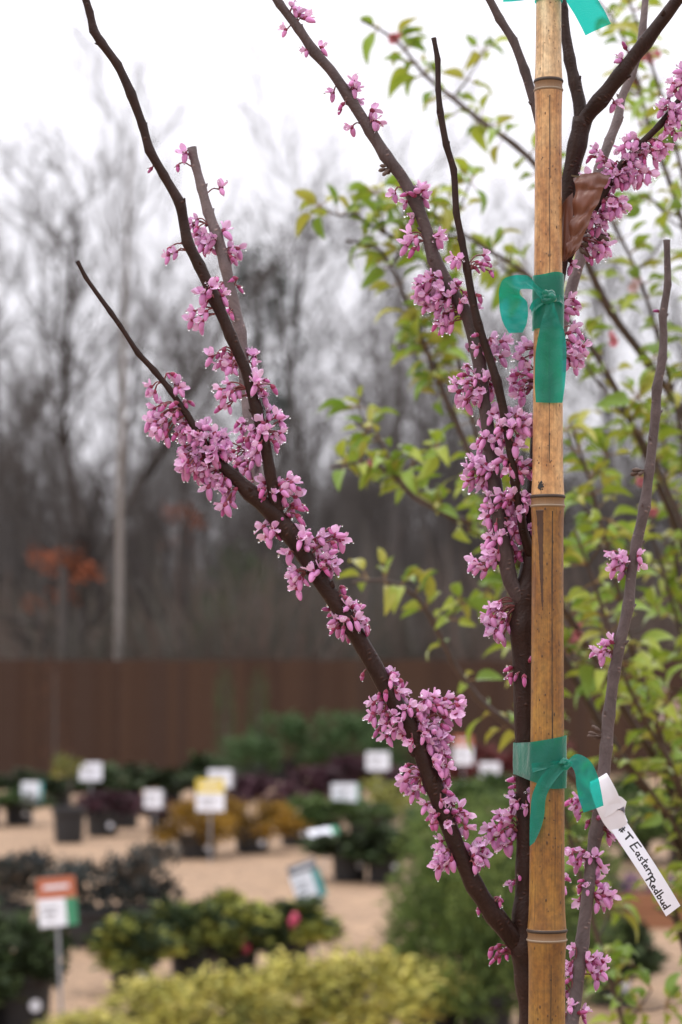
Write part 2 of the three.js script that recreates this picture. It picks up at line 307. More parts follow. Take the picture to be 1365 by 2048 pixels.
// evergreen and russet trees in the wood
function evergreen(px, Z, topPy, botPy, wPx, look, label, name = 'evergreen_tree') {
  const p = at(px, HORIZON, Z); p.y = 0; const top = at(px, topPy, Z).y, bot = Math.max(0.2, at(px, botPy, Z).y), t = thing(name, p, label, 'tree');
  part('trunk', tube([{ p: v3(0, 0, 0), r: 0.13 }, { p: v3(0.05, (bot + top) / 2, 0), r: 0.09 }, { p: v3(0, top - 0.4, 0), r: 0.03 }], { sides: 6, step: 2, rough: 0 }), woodMats[1], t);
  const c = part('crown', cloud(look, 0), foliageMat, t, 'stuff'); c.scale.set(wPx * PX(Z), top - bot, wPx * PX(Z)); c.position.y = bot; return t;
}
LOOK.pine = { cols: [[0.05, 0.065, 0.05], [0.04, 0.055, 0.045], [0.06, 0.075, 0.06]], n: 1500, leaf: 0.045, wide: 0.5, clumps: 26, spread: 0.14, shape: 'ball' };
LOOK.sparse = { cols: [[0.055, 0.08, 0.035], [0.07, 0.1, 0.045]], n: 800, leaf: 0.05, wide: 0.5, clumps: 24, spread: 0.22, shape: 'ball' };
LOOK.russet = { cols: [[0.36, 0.1, 0.04], [0.3, 0.09, 0.04], [0.22, 0.08, 0.04]], n: 520, leaf: 0.06, wide: 0.5, clumps: 14, spread: 0.15, shape: 'ball' };
evergreen(512, 52, 478, 880, 200, 'pine', 'tall grey-green pine with rounded crown standing above the bare wood', 'pine_tree');
evergreen(480, 44, 1080, 1330, 170, 'sparse', 'low thin green evergreen in the wood below the rounded pine');
evergreen(430, 40, 1180, 1330, 130, 'sparse', 'small green understorey tree touching the back of the fence');
evergreen(120, 40, 1085, 1235, 190, 'russet', 'young tree keeping rusty orange leaves behind the fence', 'russet_tree');
evergreen(360, 46, 1000, 1110, 110, 'russet', 'faint rusty-leaved sapling deeper in the wood beside the pale trunk', 'russet_tree');

// ---------------------------------------------------------------- potted nursery plants
const potGeo = new THREE.LatheGeometry([[0, 0], [0.40, 0], [0.405, 0.03], [0.42, 0.25], [0.425, 0.26], [0.455, 0.78], [0.46, 0.8], [0.5, 0.8], [0.502, 0.99], [0.488, 1], [0.47, 0.99], [0.462, 0.9], [0, 0.9]].map(([x, y]) => new THREE.Vector2(x, y)), 20);
const soilGeo = new THREE.CylinderGeometry(0.462, 0.462, 0.02, 16); soilGeo.translate(0, 0.912, 0);
const tagGeo = new THREE.CylinderGeometry(0.5, 0.5, 0.12, 14); tagGeo.rotateX(Math.PI / 2);
const budMat = std({ color: lin(0.5, 0.06, 0.12), roughness: 0.6 });
// [px, base py, pot width px, pot height px, look, foliage width px, foliage top py, label, group, option]
function potted(px, by, pw, ph, look, fw, top, label, opt = {}) {
  const p = onGround(px, by), Z = -p.z, s = PX(Z), t = thing(opt.name ?? 'potted_shrub', p, label, opt.cat ?? 'potted plant', opt.group);
  const W = pw * s, H = ph * s;
  part('pot', potGeo, potMat, t).scale.set(W, H, W); part('soil', soilGeo, soilMat, t).scale.set(W, H, W);
  const f = part('foliage', cloud(look, (taken.get('potted_shrub') ?? 0) % 3), foliageMat, t, 'stuff');
  const lift = opt.lift ? opt.lift * s : H * (look === 'slate' ? 0.92 : 0.7); f.position.y = lift; f.scale.set(fw * 1.4 * s, Math.max(0.1, (by - top) * s - lift) * 1.1, fw * 1.4 * s); f.rotation.y = px;
  if (opt.tag) { const g = part('pot_label', tagGeo, white, t); g.scale.setScalar(0.05); g.position.set(W * 0.26, H * 0.5, W * 0.37); g.rotation.y = 0.5; }
  if (opt.buds) for (const [bx, by2] of opt.buds) { const q = at(bx, by2, Z - 0.16).sub(p), b = part('flower_bud', new THREE.SphereGeometry(1, 8, 6), budMat, t); b.scale.set(0.022, 0.034, 0.022); b.position.copy(q); }
  if (opt.stem) part('stem', tube([{ p: v3(0, H * 0.85, 0), r: 0.014 }, { p: v3(0.01, H + opt.stem * s * 0.5, 0), r: 0.012 }, { p: v3(0, H + opt.stem * s, 0), r: 0.008 }], { sides: 6, step: 1, rough: 0 }), woodMats[1], t);
  return t;
}
let gi = 0; const gGold = { group: 'golden-leaved shrubs in the front row' };
for (const [x, b, w, tp] of [[310, 2120, 140, 1962], [440, 2135, 165, 1955], [585, 2115, 170, 1925], [725, 2120, 175, 1912], [850, 2085, 115, 1925], [180, 2150, 130, 2036]])
  potted(x, b, 110, 95, 'gold', w, tp, ['golden-yellow shrub in the front row beside the yellow-tipped green shrub', 'golden-yellow shrub in the front row with a white pot label', 'golden-yellow shrub in the front row before the red-budded shrub', 'golden-yellow shrub in the front row before the teal-striped sign', 'golden-yellow shrub at the front row end beside the feathery green shrubs', 'low golden-yellow shrub next to the foot of the orange-headed sign'][gi++], { ...gGold, name: 'golden_shrub', tag: x === 440 });
potted(262, 1985, 90, 75, 'variegated', 120, 1822, 'yellow-tipped green shrub in black pot behind the golden shrubs, beside the orange-headed sign', { tag: true });
const gVar = { group: 'yellow and green leaved shrubs behind the golden row' };
potted(385, 1965, 95, 75, 'variegated', 125, 1792, 'mixed dark and yellow-green shrub in black pot between golden row and slate shrubs', gVar);
potted(470, 1955, 95, 75, 'variegated', 125, 1788, 'mixed dark and yellow-green shrub with a red bud in black pot', { buds: [[492, 1893], [488, 1880]] });
potted(575, 1950, 95, 75, 'variegated', 140, 1792, 'mixed green shrub with pink bud beside the tilted teal-striped sign', { buds: [[586, 1846], [590, 1838]] });
potted(42, 2066, 132, 120, 'dark', 125, 1795, 'bushy dark green shrub in tall black pot beside the orange-headed sign stake', { tag: true });
potted(-75, 2075, 125, 120, 'dark', 170, 1800, 'dark green shrub in black pot at the end of the front row');
potted(285, 1885, 112, 72, 'slate', 150, 1722, 'wispy slate-green shrub in black pot with open gravel behind it');
potted(178, 1892, 100, 72, 'slate', 125, 1745, 'dark slate shrub in black pot behind the orange-headed sign', { tag: true });
potted(20, 1880, 100, 70, 'slate', 140, 1735, 'dark slate shrub behind the bushy dark green pot');
// second row
potted(138, 1686, 68, 70, 'lime', 42, 1495, 'slim sapling with few yellow leaves in large black pot', { name: 'potted_sapling', lift: 130, stem: 110, cat: 'sapling' });
potted(38, 1650, 62, 48, 'green', 90, 1575, 'low green shrub beside a white sign on thin stake', { tag: true });
potted(-30, 1655, 62, 48, 'green', 90, 1580, 'low green shrub in black pot at the row end');
potted(205, 1672, 70, 45, 'purple', 95, 1585, 'dusky purple low shrub beside the sapling pot', { tag: true });
potted(250, 1655, 60, 40, 'purple', 80, 1580, 'dusky purple low shrub beside narrow gravel gap');
potted(325, 1668, 60, 45, 'purple', 75, 1600, 'small purple shrub behind the plain white square sign', { tag: true });
potted(395, 1716, 85, 46, 'amber', 115, 1606, 'amber-brown rounded shrub behind the yellow-headed sign', { tag: true });
potted(505, 1706, 75, 44, 'amber', 125, 1590, 'amber-brown rounded shrub beside the yellow-headed sign', { tag: true });
gi = 0; const gLow = { group: 'low dark green shrubs in front of the fence' };
for (const [x, b, w, tp] of [[120, 1612, 85, 1548], [195, 1608, 95, 1534], [262, 1602, 85, 1532], [340, 1606, 100, 1526], [412, 1602, 95, 1514], [40, 1606, 90, 1542], [-30, 1604, 90, 1540]]) potted(x, b, 52, 38, 'dark', w, tp, ['low dark green mound behind the potted sapling with yellow leaves', 'low dark green mound under the white sign above purple shrubs', 'low dark green mound behind the narrow gravel gap', 'low dark green mound behind the plain white square sign', 'low dark green mound behind the grey-edged white sign', 'low dark green mound behind the small teal-edged sign', 'low dark green mound at the end of the fence row'][gi++], gLow);
gi = 0; const gBox = { group: 'large clipped green shrubs at the fence' };
for (const [x, b, w, tp] of [[495, 1574, 105, 1466], [565, 1562, 100, 1418], [690, 1566, 115, 1414], [795, 1570, 105, 1438]]) potted(x, b, 70, 40, 'box', w, tp, ['smallest rounded green shrub at the fence beside a slim conifer', 'large rounded green shrub at the fence behind the slim conifer', 'widest rounded green shrub at the brown fence', 'rounded green shrub at the fence behind the sloping redbud branch'][gi++], { ...gBox, name: 'round_shrub' });
gi = 0; const gPur = { group: 'dark purple shrubs below the round green shrubs' };
for (const [x, b, w, tp] of [[470, 1640, 90, 1552], [545, 1642, 95, 1552], [625, 1632, 95, 1528], [700, 1625, 100, 1512], [770, 1622, 90, 1520]]) potted(x, b, 55, 42, 'purple', w, tp, ['dark purple shrub behind the amber shrubs and yellow-headed sign', 'dark purple shrub before the smallest round green shrub', 'dark purple shrub above the wide white sign', 'dark purple shrub under the widest round green shrub', 'dark purple shrub beside the plain white sign near the sloping branch'][gi++], gPur);
gi = 0; const gMid = { group: 'green shrubs in pots beside the amber shrubs' };
for (const [x, b, w, tp] of [[590, 1692, 90, 1598], [655, 1690, 95, 1592], [725, 1680, 95, 1600]]) potted(x, b, 62, 50, 'green', w, tp, ['plain green shrub in black pot touching the amber shrub', 'plain green shrub in black pot under the wide white sign', 'plain green shrub in black pot behind the dark green pair'][gi++], { ...gMid, tag: x === 590 });
potted(700, 1762, 78, 66, 'dark', 120, 1648, 'dark green shrub in black pot on gravel beside the slanted white sign', { tag: true });
potted(770, 1766, 78, 66, 'dark', 115, 1655, 'dark green shrub in black pot with open gravel in front of it', { tag: true });
potted(760, 1650, 60, 40, 'lime', 100, 1552, 'yellow-green shrub behind the dark green pair');
potted(835, 1660, 60, 40, 'lime', 90, 1580, 'yellow-green shrub glimpsed behind the slanting redbud branch');
gi = 0; const gSpire = { group: 'tall upright green shrubs behind the bamboo' };
for (const [x, b, w, tp] of [[878, 2070, 150, 1650], [975, 2085, 190, 1620], [1085, 2060, 190, 1660], [1010, 1960, 200, 1590], [930, 1900, 190, 1575], [1130, 1940, 170, 1600]]) potted(x, b, 110, 90, 'spire', w, tp, ['tall feathery green shrub in black pot beside the end golden shrub', 'tall feathery green shrub directly behind the redbud trunk fork', 'tall feathery green shrub hidden mostly behind the bamboo foot', 'tall feathery green shrub in the second line behind the redbud trunk', 'tall feathery green shrub in the second line beside open gravel', 'tall feathery green shrub in the second line behind the redbud side stem'][gi++], { ...gSpire, name: 'upright_shrub' });
gi = 0; const gRt = { group: 'green shrubs in rows behind the bamboo' };
for (const [x, b, w, tp] of [[900, 1700, 130, 1550], [990, 1690, 130, 1550], [1080, 1700, 130, 1555], [1170, 1740, 140, 1590], [1270, 1720, 150, 1560], [1370, 1730, 150, 1570]]) potted(x, b, 70, 50, 'green', w, tp, ['green potted shrub in the row below the aqua sign', 'green potted shrub in the row behind the redbud trunk', 'green potted shrub in the row hidden behind the bamboo', 'green potted shrub in the row behind the redbud side stem', 'green potted shrub in the row above the wooden planter', 'green potted shrub at the far end of the row past the wooden planter'][gi++], gRt);
for (const [x, b, w, tp] of [[960, 1600, 120, 1490], [1080, 1600, 120, 1480]]) potted(x, b, 55, 42, 'red', w, tp, ['dark red-leaved shrub near the fence beside the orange-headed small sign', 'dark red-leaved shrub near the fence behind bamboo and trunk'][x > 1000 ? 1 : 0], { group: 'dark red shrubs near the fence' });
potted(1222, 2010, 92, 85, 'dark', 130, 1815, 'dark green shrub in black pot beside open gravel under the white plant tag', { tag: true });
potted(1150, 1830, 80, 60, 'dark', 120, 1700, 'dark green shrub behind the bamboo beside the wooden planter');
// climbing slim conifers in front of the fence
for (const [x, b, tp, l] of [[450, 1570, 1345, 'thin spindly green conifer against brown fence above low shrubs'], [516, 1568, 1350, 'thin spindly green conifer against fence above the round green shrubs']]) potted(x, b, 45, 36, 'sparse', 38, tp, l, { name: 'slim_conifer', cat: 'conifer', stem: 170 });
LOOK.bronze = { cols: [[0.14, 0.06, 0.03], [0.1, 0.05, 0.03]], n: 150, leaf: 0.05, clumps: 16, spread: 0.3, shape: 'ball' };
potted(108, 1600, 45, 36, 'bronze', 60, 1335, 'thin sapling with sparse rusty leaves in front of brown fence', { name: 'potted_sapling', cat: 'sapling', stem: 220 });

// wooden planter with purple flowers
{
  const p = onGround(1300, 1850), s = PX(-p.z), t = thing('wooden_planter', p, 'low orange-brown wooden planter on gravel under the white tag', 'planter');
  const wood = std({ color: lin(0.27, 0.12, 0.06), roughness: 0.8 });
  const W = 190 * s, H = 70 * s, D = 0.4;
  for (let k = 0; k < 2; k++) { const b = new THREE.BoxGeometry(W, H / 2 - 0.004, 0.025); const y = H * (0.25 + 0.5 * k); part('plank', b, wood, t).position.set(0, y, D / 2); part('plank', b, wood, t).position.set(0, y, -D / 2); const e = new THREE.BoxGeometry(0.025, H / 2 - 0.004, D - 0.03); part('plank', e, wood, t).position.set(W / 2 - 0.0128, y, 0); part('plank', e, wood, t).position.set(-W / 2 + 0.0128, y, 0); }
  part('soil', new THREE.BoxGeometry(W - 0.06, 0.03, D - 0.06), soilMat, t).position.y = H * 0.85;
  LOOK.violet = { cols: [[0.12, 0.02, 0.2], [0.16, 0.03, 0.26], [0.05, 0.09, 0.03]], n: 600, leaf: 0.12, clumps: 16 };
  for (const dx of [-40, 30]) { const f = tag(new THREE.Mesh(cloud('violet', 0), foliageMat), 'clump of purple flowers growing in the wooden planter', 'flowers', 'purple flowers in the planter', 'stuff'); f.name = numbered('purple_flowers'); f.position.set(p.x + dx * s, H * 0.86, p.z); f.scale.set(70 * s, 42 * s, 70 * s); scene.add(f); }
}
// ---------------------------------------------------------------- signs among the pots
const signOrange = std({ color: lin(0.47, 0.15, 0.08), roughness: 0.5 }), signGreen = std({ color: lin(0.05, 0.26, 0.14), roughness: 0.5 }), signTeal = std({ color: lin(0.06, 0.3, 0.3), roughness: 0.5 }), signYellow = std({ color: lin(0.75, 0.6, 0.1), roughness: 0.5 }), signGrey = std({ color: lin(0.2, 0.2, 0.22), roughness: 0.5 }), signAqua = std({ color: lin(0.1, 0.55, 0.42), roughness: 0.5 });
// panel centre px, stake foot py (sets the distance), panel size px
function sign(cx, cy, foot, w, h, label, { roll = 0, pitch = 0, head, headH = 0, stripe, stripeW = 0, mat = white, footX, z } = {}) {
  const g = onGround(footX ?? cx, foot), Z = z ?? -g.z, s = PX(Z), c = at(cx, cy, Z), t = thing('plant_sign', v3(footX !== undefined ? g.x : c.x, 0, -Z), label, 'sign');
  const ch = c.y, dx = c.x - t.position.x, board = new THREE.Group(); board.name = 'board'; board.position.set(dx, ch, 0); board.rotation.set(pitch, 0, roll); t.add(board);
  const W = w * s, H = h * s, hh = headH * s, sw = stripeW * s, D = 0.006;
  part('panel', new THREE.BoxGeometry(W - sw, H - hh, D), mat, board).position.set(-sw / 2, -hh / 2, 0);
  if (head) { part('header', new THREE.BoxGeometry(W, hh, D), head, board).position.set(0, H / 2 - hh / 2, 0); const tx = part('print_bar', new THREE.BoxGeometry(W * 0.66, hh * 0.16, 0.002), white, board); tx.position.set(0, H / 2 - hh * 0.45, D / 2 + 0.001); }
  for (const k of [0.18, -0.02, -0.2]) part('print_bar', new THREE.BoxGeometry((W - sw) * (0.45 + k), (H - hh) * 0.06, 0.002), signGrey, board).position.set(-sw / 2 - (W - sw) * 0.1, -hh / 2 + (H - hh) * k, D / 2 + 0.001);
  if (stripe) part('stripe', new THREE.BoxGeometry(sw, H - hh, D), stripe, board).position.set(W / 2 - sw / 2, -hh / 2, 0);
  const top = v3(dx, ch - H * 0.3 * Math.cos(pitch), -0.012 - Math.abs(Math.sin(pitch)) * H * 0.3);
  part('stake', tube([{ p: v3(0, 0, -0.012), r: 0.007 }, { p: v3(dx * 0.5, top.y / 2, -0.012), r: 0.007 }, { p: top, r: 0.007 }], { sides: 6, step: 1, rough: 0, minSteps: 1 }), steel, t);
  return t;
}
sign(115, 1803, 2088, 76, 96, 'white price sign with orange header and green stripe on metal stake', { roll: 0.09, head: signOrange, headH: 42, stripe: signGreen, stripeW: 22, footX: 124 });
sign(614, 1762, 1935, 60, 78, 'tilted white sign with grey header and teal stripe on thin stake', { roll: 0.34, head: signGrey, headH: 22, stripe: signTeal, stripeW: 16, footX: 640 });
sign(65, 1585, 1652, 42, 42, 'small white sign with pale teal edge over the low green shrub', { stripe: signTeal, stripeW: 7 });
sign(182, 1543, 1665, 44, 36, 'white sign standing above the dusky purple shrubs', {});
sign(309, 1598, 1672, 40, 36, 'plain white square sign at the gravel gap', { stripe: signGrey, stripeW: 5 });
sign(421, 1590, 1726, 56, 64, 'white sign with yellow header in front of amber shrubs', { head: signYellow, headH: 28 });
sign(443, 1557, 1660, 52, 36, 'white sign with grey edge behind the yellow-headed sign', { stripe: signGrey, stripeW: 6 });
sign(692, 1585, 1690, 56, 36, 'white wide sign with green edge above the slanted sign', { stripe: signGreen, stripeW: 6 });
sign(650, 1672, 1745, 60, 44, 'white and green sign leaning back nearly flat beside dark green pots', { pitch: -0.9, roll: 0.25, stripe: signGreen, stripeW: 14 });
sign(756, 1522, 1640, 46, 36, 'white sign among the dark purple shrubs', {});
sign(927, 1500, 1640, 38, 58, 'white sign with orange header behind redbud branch', { head: signOrange, headH: 22 });
sign(980, 1541, 1660, 40, 32, 'white sign close to the redbud trunk among green shrubs', {});
sign(917, 1594, 1690, 36, 34, 'aqua green sign glimpsed behind the redbud blossoms', { mat: signAqua });

// ---------------------------------------------------------------- leafy shrub behind the redbud
{
  seed(401);
  const DZ = 0.38, base = v3(0.52, 0, -2.66);
  const t = thing('leafy_shrub', base, 'tall young shrub with yellow-green leaves behind the bamboo stake', 'shrub');
  const twig = phys({ color: lin(0.115, 0.062, 0.045), map: barkMap, roughness: 0.5, clearcoat: 0.2, clearcoatRoughness: 0.3 });
  const leafMats = [[0.31, 0.43, 0.035], [0.26, 0.4, 0.035], [0.39, 0.47, 0.045], [0.19, 0.32, 0.03], [0.42, 0.42, 0.05]].map((c) => phys({ color: lin(...c), roughness: 0.85, transmission: 0.45, thickness: 0, clearcoat: 0.35, clearcoatRoughness: 0.3, side: THREE.DoubleSide }));
  function leafGeo(L, W, bend, fold) {
    const pos = [], idx = [], uv = [], n = 7;
    for (let i = 0; i <= n; i++) {
      const f = i / n, w = W * 0.5 * Math.pow(Math.sin(Math.PI * Math.pow(f, 0.8)), 0.8) * (1 - 0.15 * f) + (i === n ? 0 : 0.0004), a = bend * f * f;
      const y = -Math.sin(a) * f * L * 0.9, z = Math.cos(a * 0.7) * f * L, h = fold * w;
      for (const k of [-1, -0.5, 0, 0.5, 1]) { pos.push(k * w, y + Math.abs(k) * h + Math.sin(f * 9 + k * 2) * 0.0006, z); uv.push(k, f); }
    }
    for (let i = 0; i < n; i++) for (let k = 0; k < 4; k++) { const a = i * 5 + k, b = a + 5; idx.push(a, a + 1, b, b, a + 1, b + 1); }
    return geoOf(pos, idx, uv);
  }
  const leafGeos = [[0.034, 0.015, 0.6, 0.5], [0.030, 0.014, 0.3, 0.8], [0.038, 0.017, 0.8, 0.4], [0.024, 0.012, 0.4, 0.9], [0.028, 0.009, 0.1, 1.3]].map((a) => leafGeo(...a));
  // visible branches, as photo pixels with their distance, tip first
  const B = [
    [[722, 40, 2.2], [790, 78, 2.2], [850, 150, 2.2], [905, 195, 2.19], [960, 240, 2.18], [1030, 290, 2.17], [1085, 345, 2.17], [1150, 470, 2.18], [1220, 620, 2.2], [1300, 730, 2.22], [1400, 900, 2.25]],
    [[688, 405, 2.1], [740, 450, 2.1], [800, 480, 2.1], [840, 500, 2.11]],
    [[690, 480, 2.1], [760, 500, 2.1], [800, 570, 2.1], [838, 660, 2.1], [868, 740, 2.1], [905, 825, 2.11], [950, 930, 2.12], [1010, 1060, 2.14], [1100, 1260, 2.18], [1220, 1480, 2.2], [1360, 1700, 2.24]],
    [[835, 410, 2.12], [900, 450, 2.12], [985, 505, 2.12], [1050, 545, 2.13], [1120, 620, 2.14], [1200, 720, 2.15], [1300, 930, 2.18], [1400, 1200, 2.22]],
    [[660, 935, 2.02], [720, 925, 2.02], [775, 940, 2.02], [830, 995, 2.03], [900, 1030, 2.04], [970, 1060, 2.05], [1100, 1180, 2.1], [1250, 1420, 2.15], [1370, 1650, 2.22]],
    [[710, 845, 2.03], [760, 880, 2.03], [800, 960, 2.03]],
    [[705, 1165, 2.05], [770, 1160, 2.05], [830, 1190, 2.06], [870, 1250, 2.07], [910, 1330, 2.08], [955, 1395, 2.09], [1020, 1450, 2.1], [1150, 1560, 2.14], [1330, 1780, 2.2]],
    [[800, 640, 2.12], [850, 700, 2.12], [880, 770, 2.12]],
    [[1195, 0, 2.25], [1240, 60, 2.25], [1275, 160, 2.25], [1300, 260, 2.25], [1345, 380, 2.25], [1400, 600, 2.25]],
    [[1255, -10, 2.1], [1290, 90, 2.1], [1335, 230, 2.12], [1380, 420, 2.15], [1420, 700, 2.2]],
    [[1200, 380, 2.2], [1245, 480, 2.2], [1285, 570, 2.2], [1320, 690, 2.2], [1370, 900, 2.22]],
    [[1140, 840, 2.06], [1170, 930, 2.06], [1195, 1020, 2.07], [1225, 1130, 2.08], [1265, 1300, 2.1], [1320, 1470, 2.14], [1390, 1700, 2.2]],
    [[1150, 700, 2.15], [1215, 790, 2.15], [1280, 870, 2.16], [1340, 990, 2.18], [1410, 1200, 2.2]],
    [[1150, 1060, 2.0], [1200, 1200, 2.02], [1240, 1330, 2.04], [1290, 1440, 2.08], [1370, 1600, 2.15]],
    [[1340, 740, 2.3], [1330, 900, 2.3], [1350, 1100, 2.3], [1400, 1400, 2.3]],
    [[1180, 1440, 2.1], [1240, 1510, 2.1], [1300, 1580, 2.12], [1380, 1720, 2.18]],
    [[1290, 1010, 2.25], [1320, 1120, 2.25], [1370, 1300, 2.26], [1420, 1560, 2.28]],
    [[1130, 1230, 2.2], [1190, 1330, 2.2], [1260, 1440, 2.2], [1330, 1560, 2.2], [1400, 1720, 2.22]],
  ];
  const hub = v3(0, 0.42, 0), spotsL = [];
  for (const b of B) {
    const pts = b.map(([x, y, z], i) => ({ p: at(x, y, z + DZ).sub(base), r: PX(z + DZ) * Math.min(9, 2.4 + i * 0.75) }));
    if (b.length > 3) { const l = pts[pts.length - 1]; const e = l.p.clone(); pts.push({ p: e.clone().lerp(hub, 0.45).add(v3(rsym(0.02), -0.06, rsym(0.03))), r: l.r * 1.15 }, { p: hub.clone().add(v3(rsym(0.012), -0.05, rsym(0.012))), r: l.r * 1.4 }); }
    const g = tube(pts, { sides: 7, step: 0.02, swell: 0.2 }); part('branch', g, twig, t);
    const S = g.userData.S; let acc = 0;
    for (let i = 1; i < S.length; i++) { acc += S[i].p.distanceTo(S[i - 1].p); if (acc > rr(0.007, 0.016) && S[i].p.y > 0.9 && S[i].p.x + base.x < 0.5) { acc = 0; spotsL.push({ p: S[i].p, t: S[i].t, r: S[i].r, z: b[0][2] }); } }
  }
  const leaves = [];
  const sprigs = []; for (const s of spotsL) if (s.r < PX(2.5) * 6.2 && rnd() < (s.p.x + base.x < 0.2 ? 0.4 : 0.18)) {
    const d = v3(rsym(1), rr(-0.2, 1), rsym(0.8)).normalize(), L = rr(0.025, 0.065), mid = s.p.clone().addScaledVector(d, L * 0.5), e = s.p.clone().addScaledVector(d, L).add(v3(0, 0.012, 0));
    part('side_twig', tube([{ p: s.p, r: 0.0014 }, { p: mid, r: 0.0012 }, { p: e, r: 0.0009 }], { sides: 5, step: 0.02, rough: 0 }), twig, t);
    for (const q of [mid, e, e]) sprigs.push({ p: q, t: d, r: 0.0012 });
  }
  spotsL.push(...sprigs);
  for (const s of spotsL) {
    const thin = s.r < PX(2.5) * 6.2; if ((!thin && rnd() < 0.45) || (s.p.x + base.x > 0.25 && rnd() < 0.3)) continue;
    const n = (s.r < PX(2.5) * 4.4 ? 3 : 2) + Math.floor(rnd() * 3);
    for (let k = 0; k < n; k++) {
      const d = v3(rsym(1), rr(-0.6, 0.8), rsym(1)).normalize(); d.addScaledVector(s.t, -s.t.dot(d) * 0.6); d.y += 0.25; d.normalize();
      leaves.push({ p: s.p.clone().addScaledVector(d, s.r + 0.003 + rnd() * 0.012), d, k: rr(0.6, 1.1), g: Math.floor(rnd() * 5), m: Math.floor(rnd() * 5), b: s.p });
    }
  }
  const q = new THREE.Quaternion(), zAx = v3(0, 0, 1), stalks = [], rest = [[], [], [], [], []];
  leaves.forEach((l, i) => {
    const m = new THREE.Matrix4().lookAt(l.d, v3(0, 0, 0), v3(rsym(0.5), 1, rsym(0.5)).normalize()); q.setFromRotationMatrix(m);
    const tilt = new THREE.Quaternion().setFromAxisAngle(zAx, rsym(0.9)); q.multiply(tilt);
    stalks.push(tube([{ p: l.b, r: 0.0007 }, { p: l.b.clone().lerp(l.p, 0.6).add(v3(0, 0.001, 0)), r: 0.0006 }, { p: l.p.clone().addScaledVector(l.d, 0.002), r: 0.0005 }], { sides: 4, step: 1, rough: 0, minSteps: 1, cap: false }));
    l.q = q.clone();
  });
  // the largest 300 leaves are leaves of their own, the others one mass
  const order = leaves.map((l, i) => i).filter((i) => { const p = leaves[i].p.clone().add(base); return p.x < 0.4; });
  const step = Math.max(1, order.length / 300), own = new Set(); for (let i = 0; i < 300 && i * step < order.length; i++) own.add(order[Math.floor(i * step)]);
  leaves.forEach((l, i) => {
    const M = new THREE.Matrix4().compose(l.p, l.q, v3(l.k, l.k, l.k));
    if (own.has(i)) { const m = part('leaf', leafGeos[l.g], leafMats[l.m], t); m.position.copy(l.p); m.quaternion.copy(l.q); m.scale.setScalar(l.k); }
    else rest[l.m].push(leafGeos[l.g].clone().applyMatrix4(M));
  });
  { const gs = []; rest.forEach((r, m) => { if (r.length) gs.push(paint(mergeGeometries(r), leafMats[m].color)); }); if (gs.length) { const m = leafMats[0].clone(); m.color.set(0xffffff); m.vertexColors = true; part('foliage', mergeGeometries(gs), m, t, 'stuff'); } }
  part('leaf_stalks', mergeGeometries(stalks), std({ color: lin(0.22, 0.13, 0.04), roughness: 0.6 }), t, 'stuff');
  
  // fading pink blossoms
  const pinkMat = phys({ color: lin(0.72, 0.3, 0.36), roughness: 0.9, transmission: 0.3, thickness: 0, side: THREE.DoubleSide }), paleMat = phys({ color: lin(0.82, 0.66, 0.7), roughness: 0.9, transmission: 0.3, thickness: 0, side: THREE.DoubleSide });
  const petals = []; for (let k = 0; k < 5; k++) { const g = leafGeo(0.009, 0.008, -0.5, 0.2); g.rotateX(-0.45); g.rotateY(k * 1.2566); petals.push(g); }
  const blossomGeo = mergeGeometries(petals);
  for (const [x, y, n, m] of [[1165, 500, 2, 0], [1150, 1265, 4, 0], [1165, 1290, 3, 0], [1130, 1310, 2, 0], [1350, 1390, 4, 1], [1355, 1430, 3, 1], [1300, 110, 3, 0], [1330, 60, 2, 0], [1285, 540, 2, 1], [1340, 820, 3, 1], [800, 35, 2, 0], [1290, 950, 2, 0], [1330, 1010, 3, 0], [1240, 660, 2, 0], [745, 940, 1, 0]])
    for (let k = 0; k < n; k++) { const want = at(x + rsym(14), y + rsym(14), 2.5).sub(base); let best = null, bd = 1e9; for (const l of leaves) { const e = Math.hypot(l.p.x - want.x, l.p.y - want.y); if (e < bd) { bd = e; best = l; } } const b = part('blossom', blossomGeo, m ? paleMat : pinkMat, t); b.position.copy(best.b).lerp(v3(want.x, want.y, best.b.z), 0.7); b.rotation.set(rr(0.4, 2), rnd() * 6, rsym(1)); b.scale.setScalar(rr(0.8, 1.2)); }
  part('trunk', tube([{ p: v3(0, 0.2, 0), r: 0.017 }, { p: v3(0.004, 0.32, 0), r: 0.015 }, { p: hub.clone(), r: 0.014 }], { sides: 10 }), twig, t);
  const W = 0.34, H = 0.28; part('pot', potGeo, potMat, t).scale.set(W, H, W); part('soil', soilGeo, soilMat, t).scale.set(W, H, W);
}

// ---------------------------------------------------------------- redbud: trunk and branches
seed(501);
const S0 = PX(1.29);
const rootAt = at(1062, 2048, 1.305), treeBase = v3(rootAt.x - 0.004, 0, rootAt.z - 0.01);
const redbud = thing('redbud_tree', treeBase, 'young leafless redbud with dark stems covered in pink blossom, tied to the bamboo', 'tree');
const LIMBS = {}; let SLIM = 0.94;
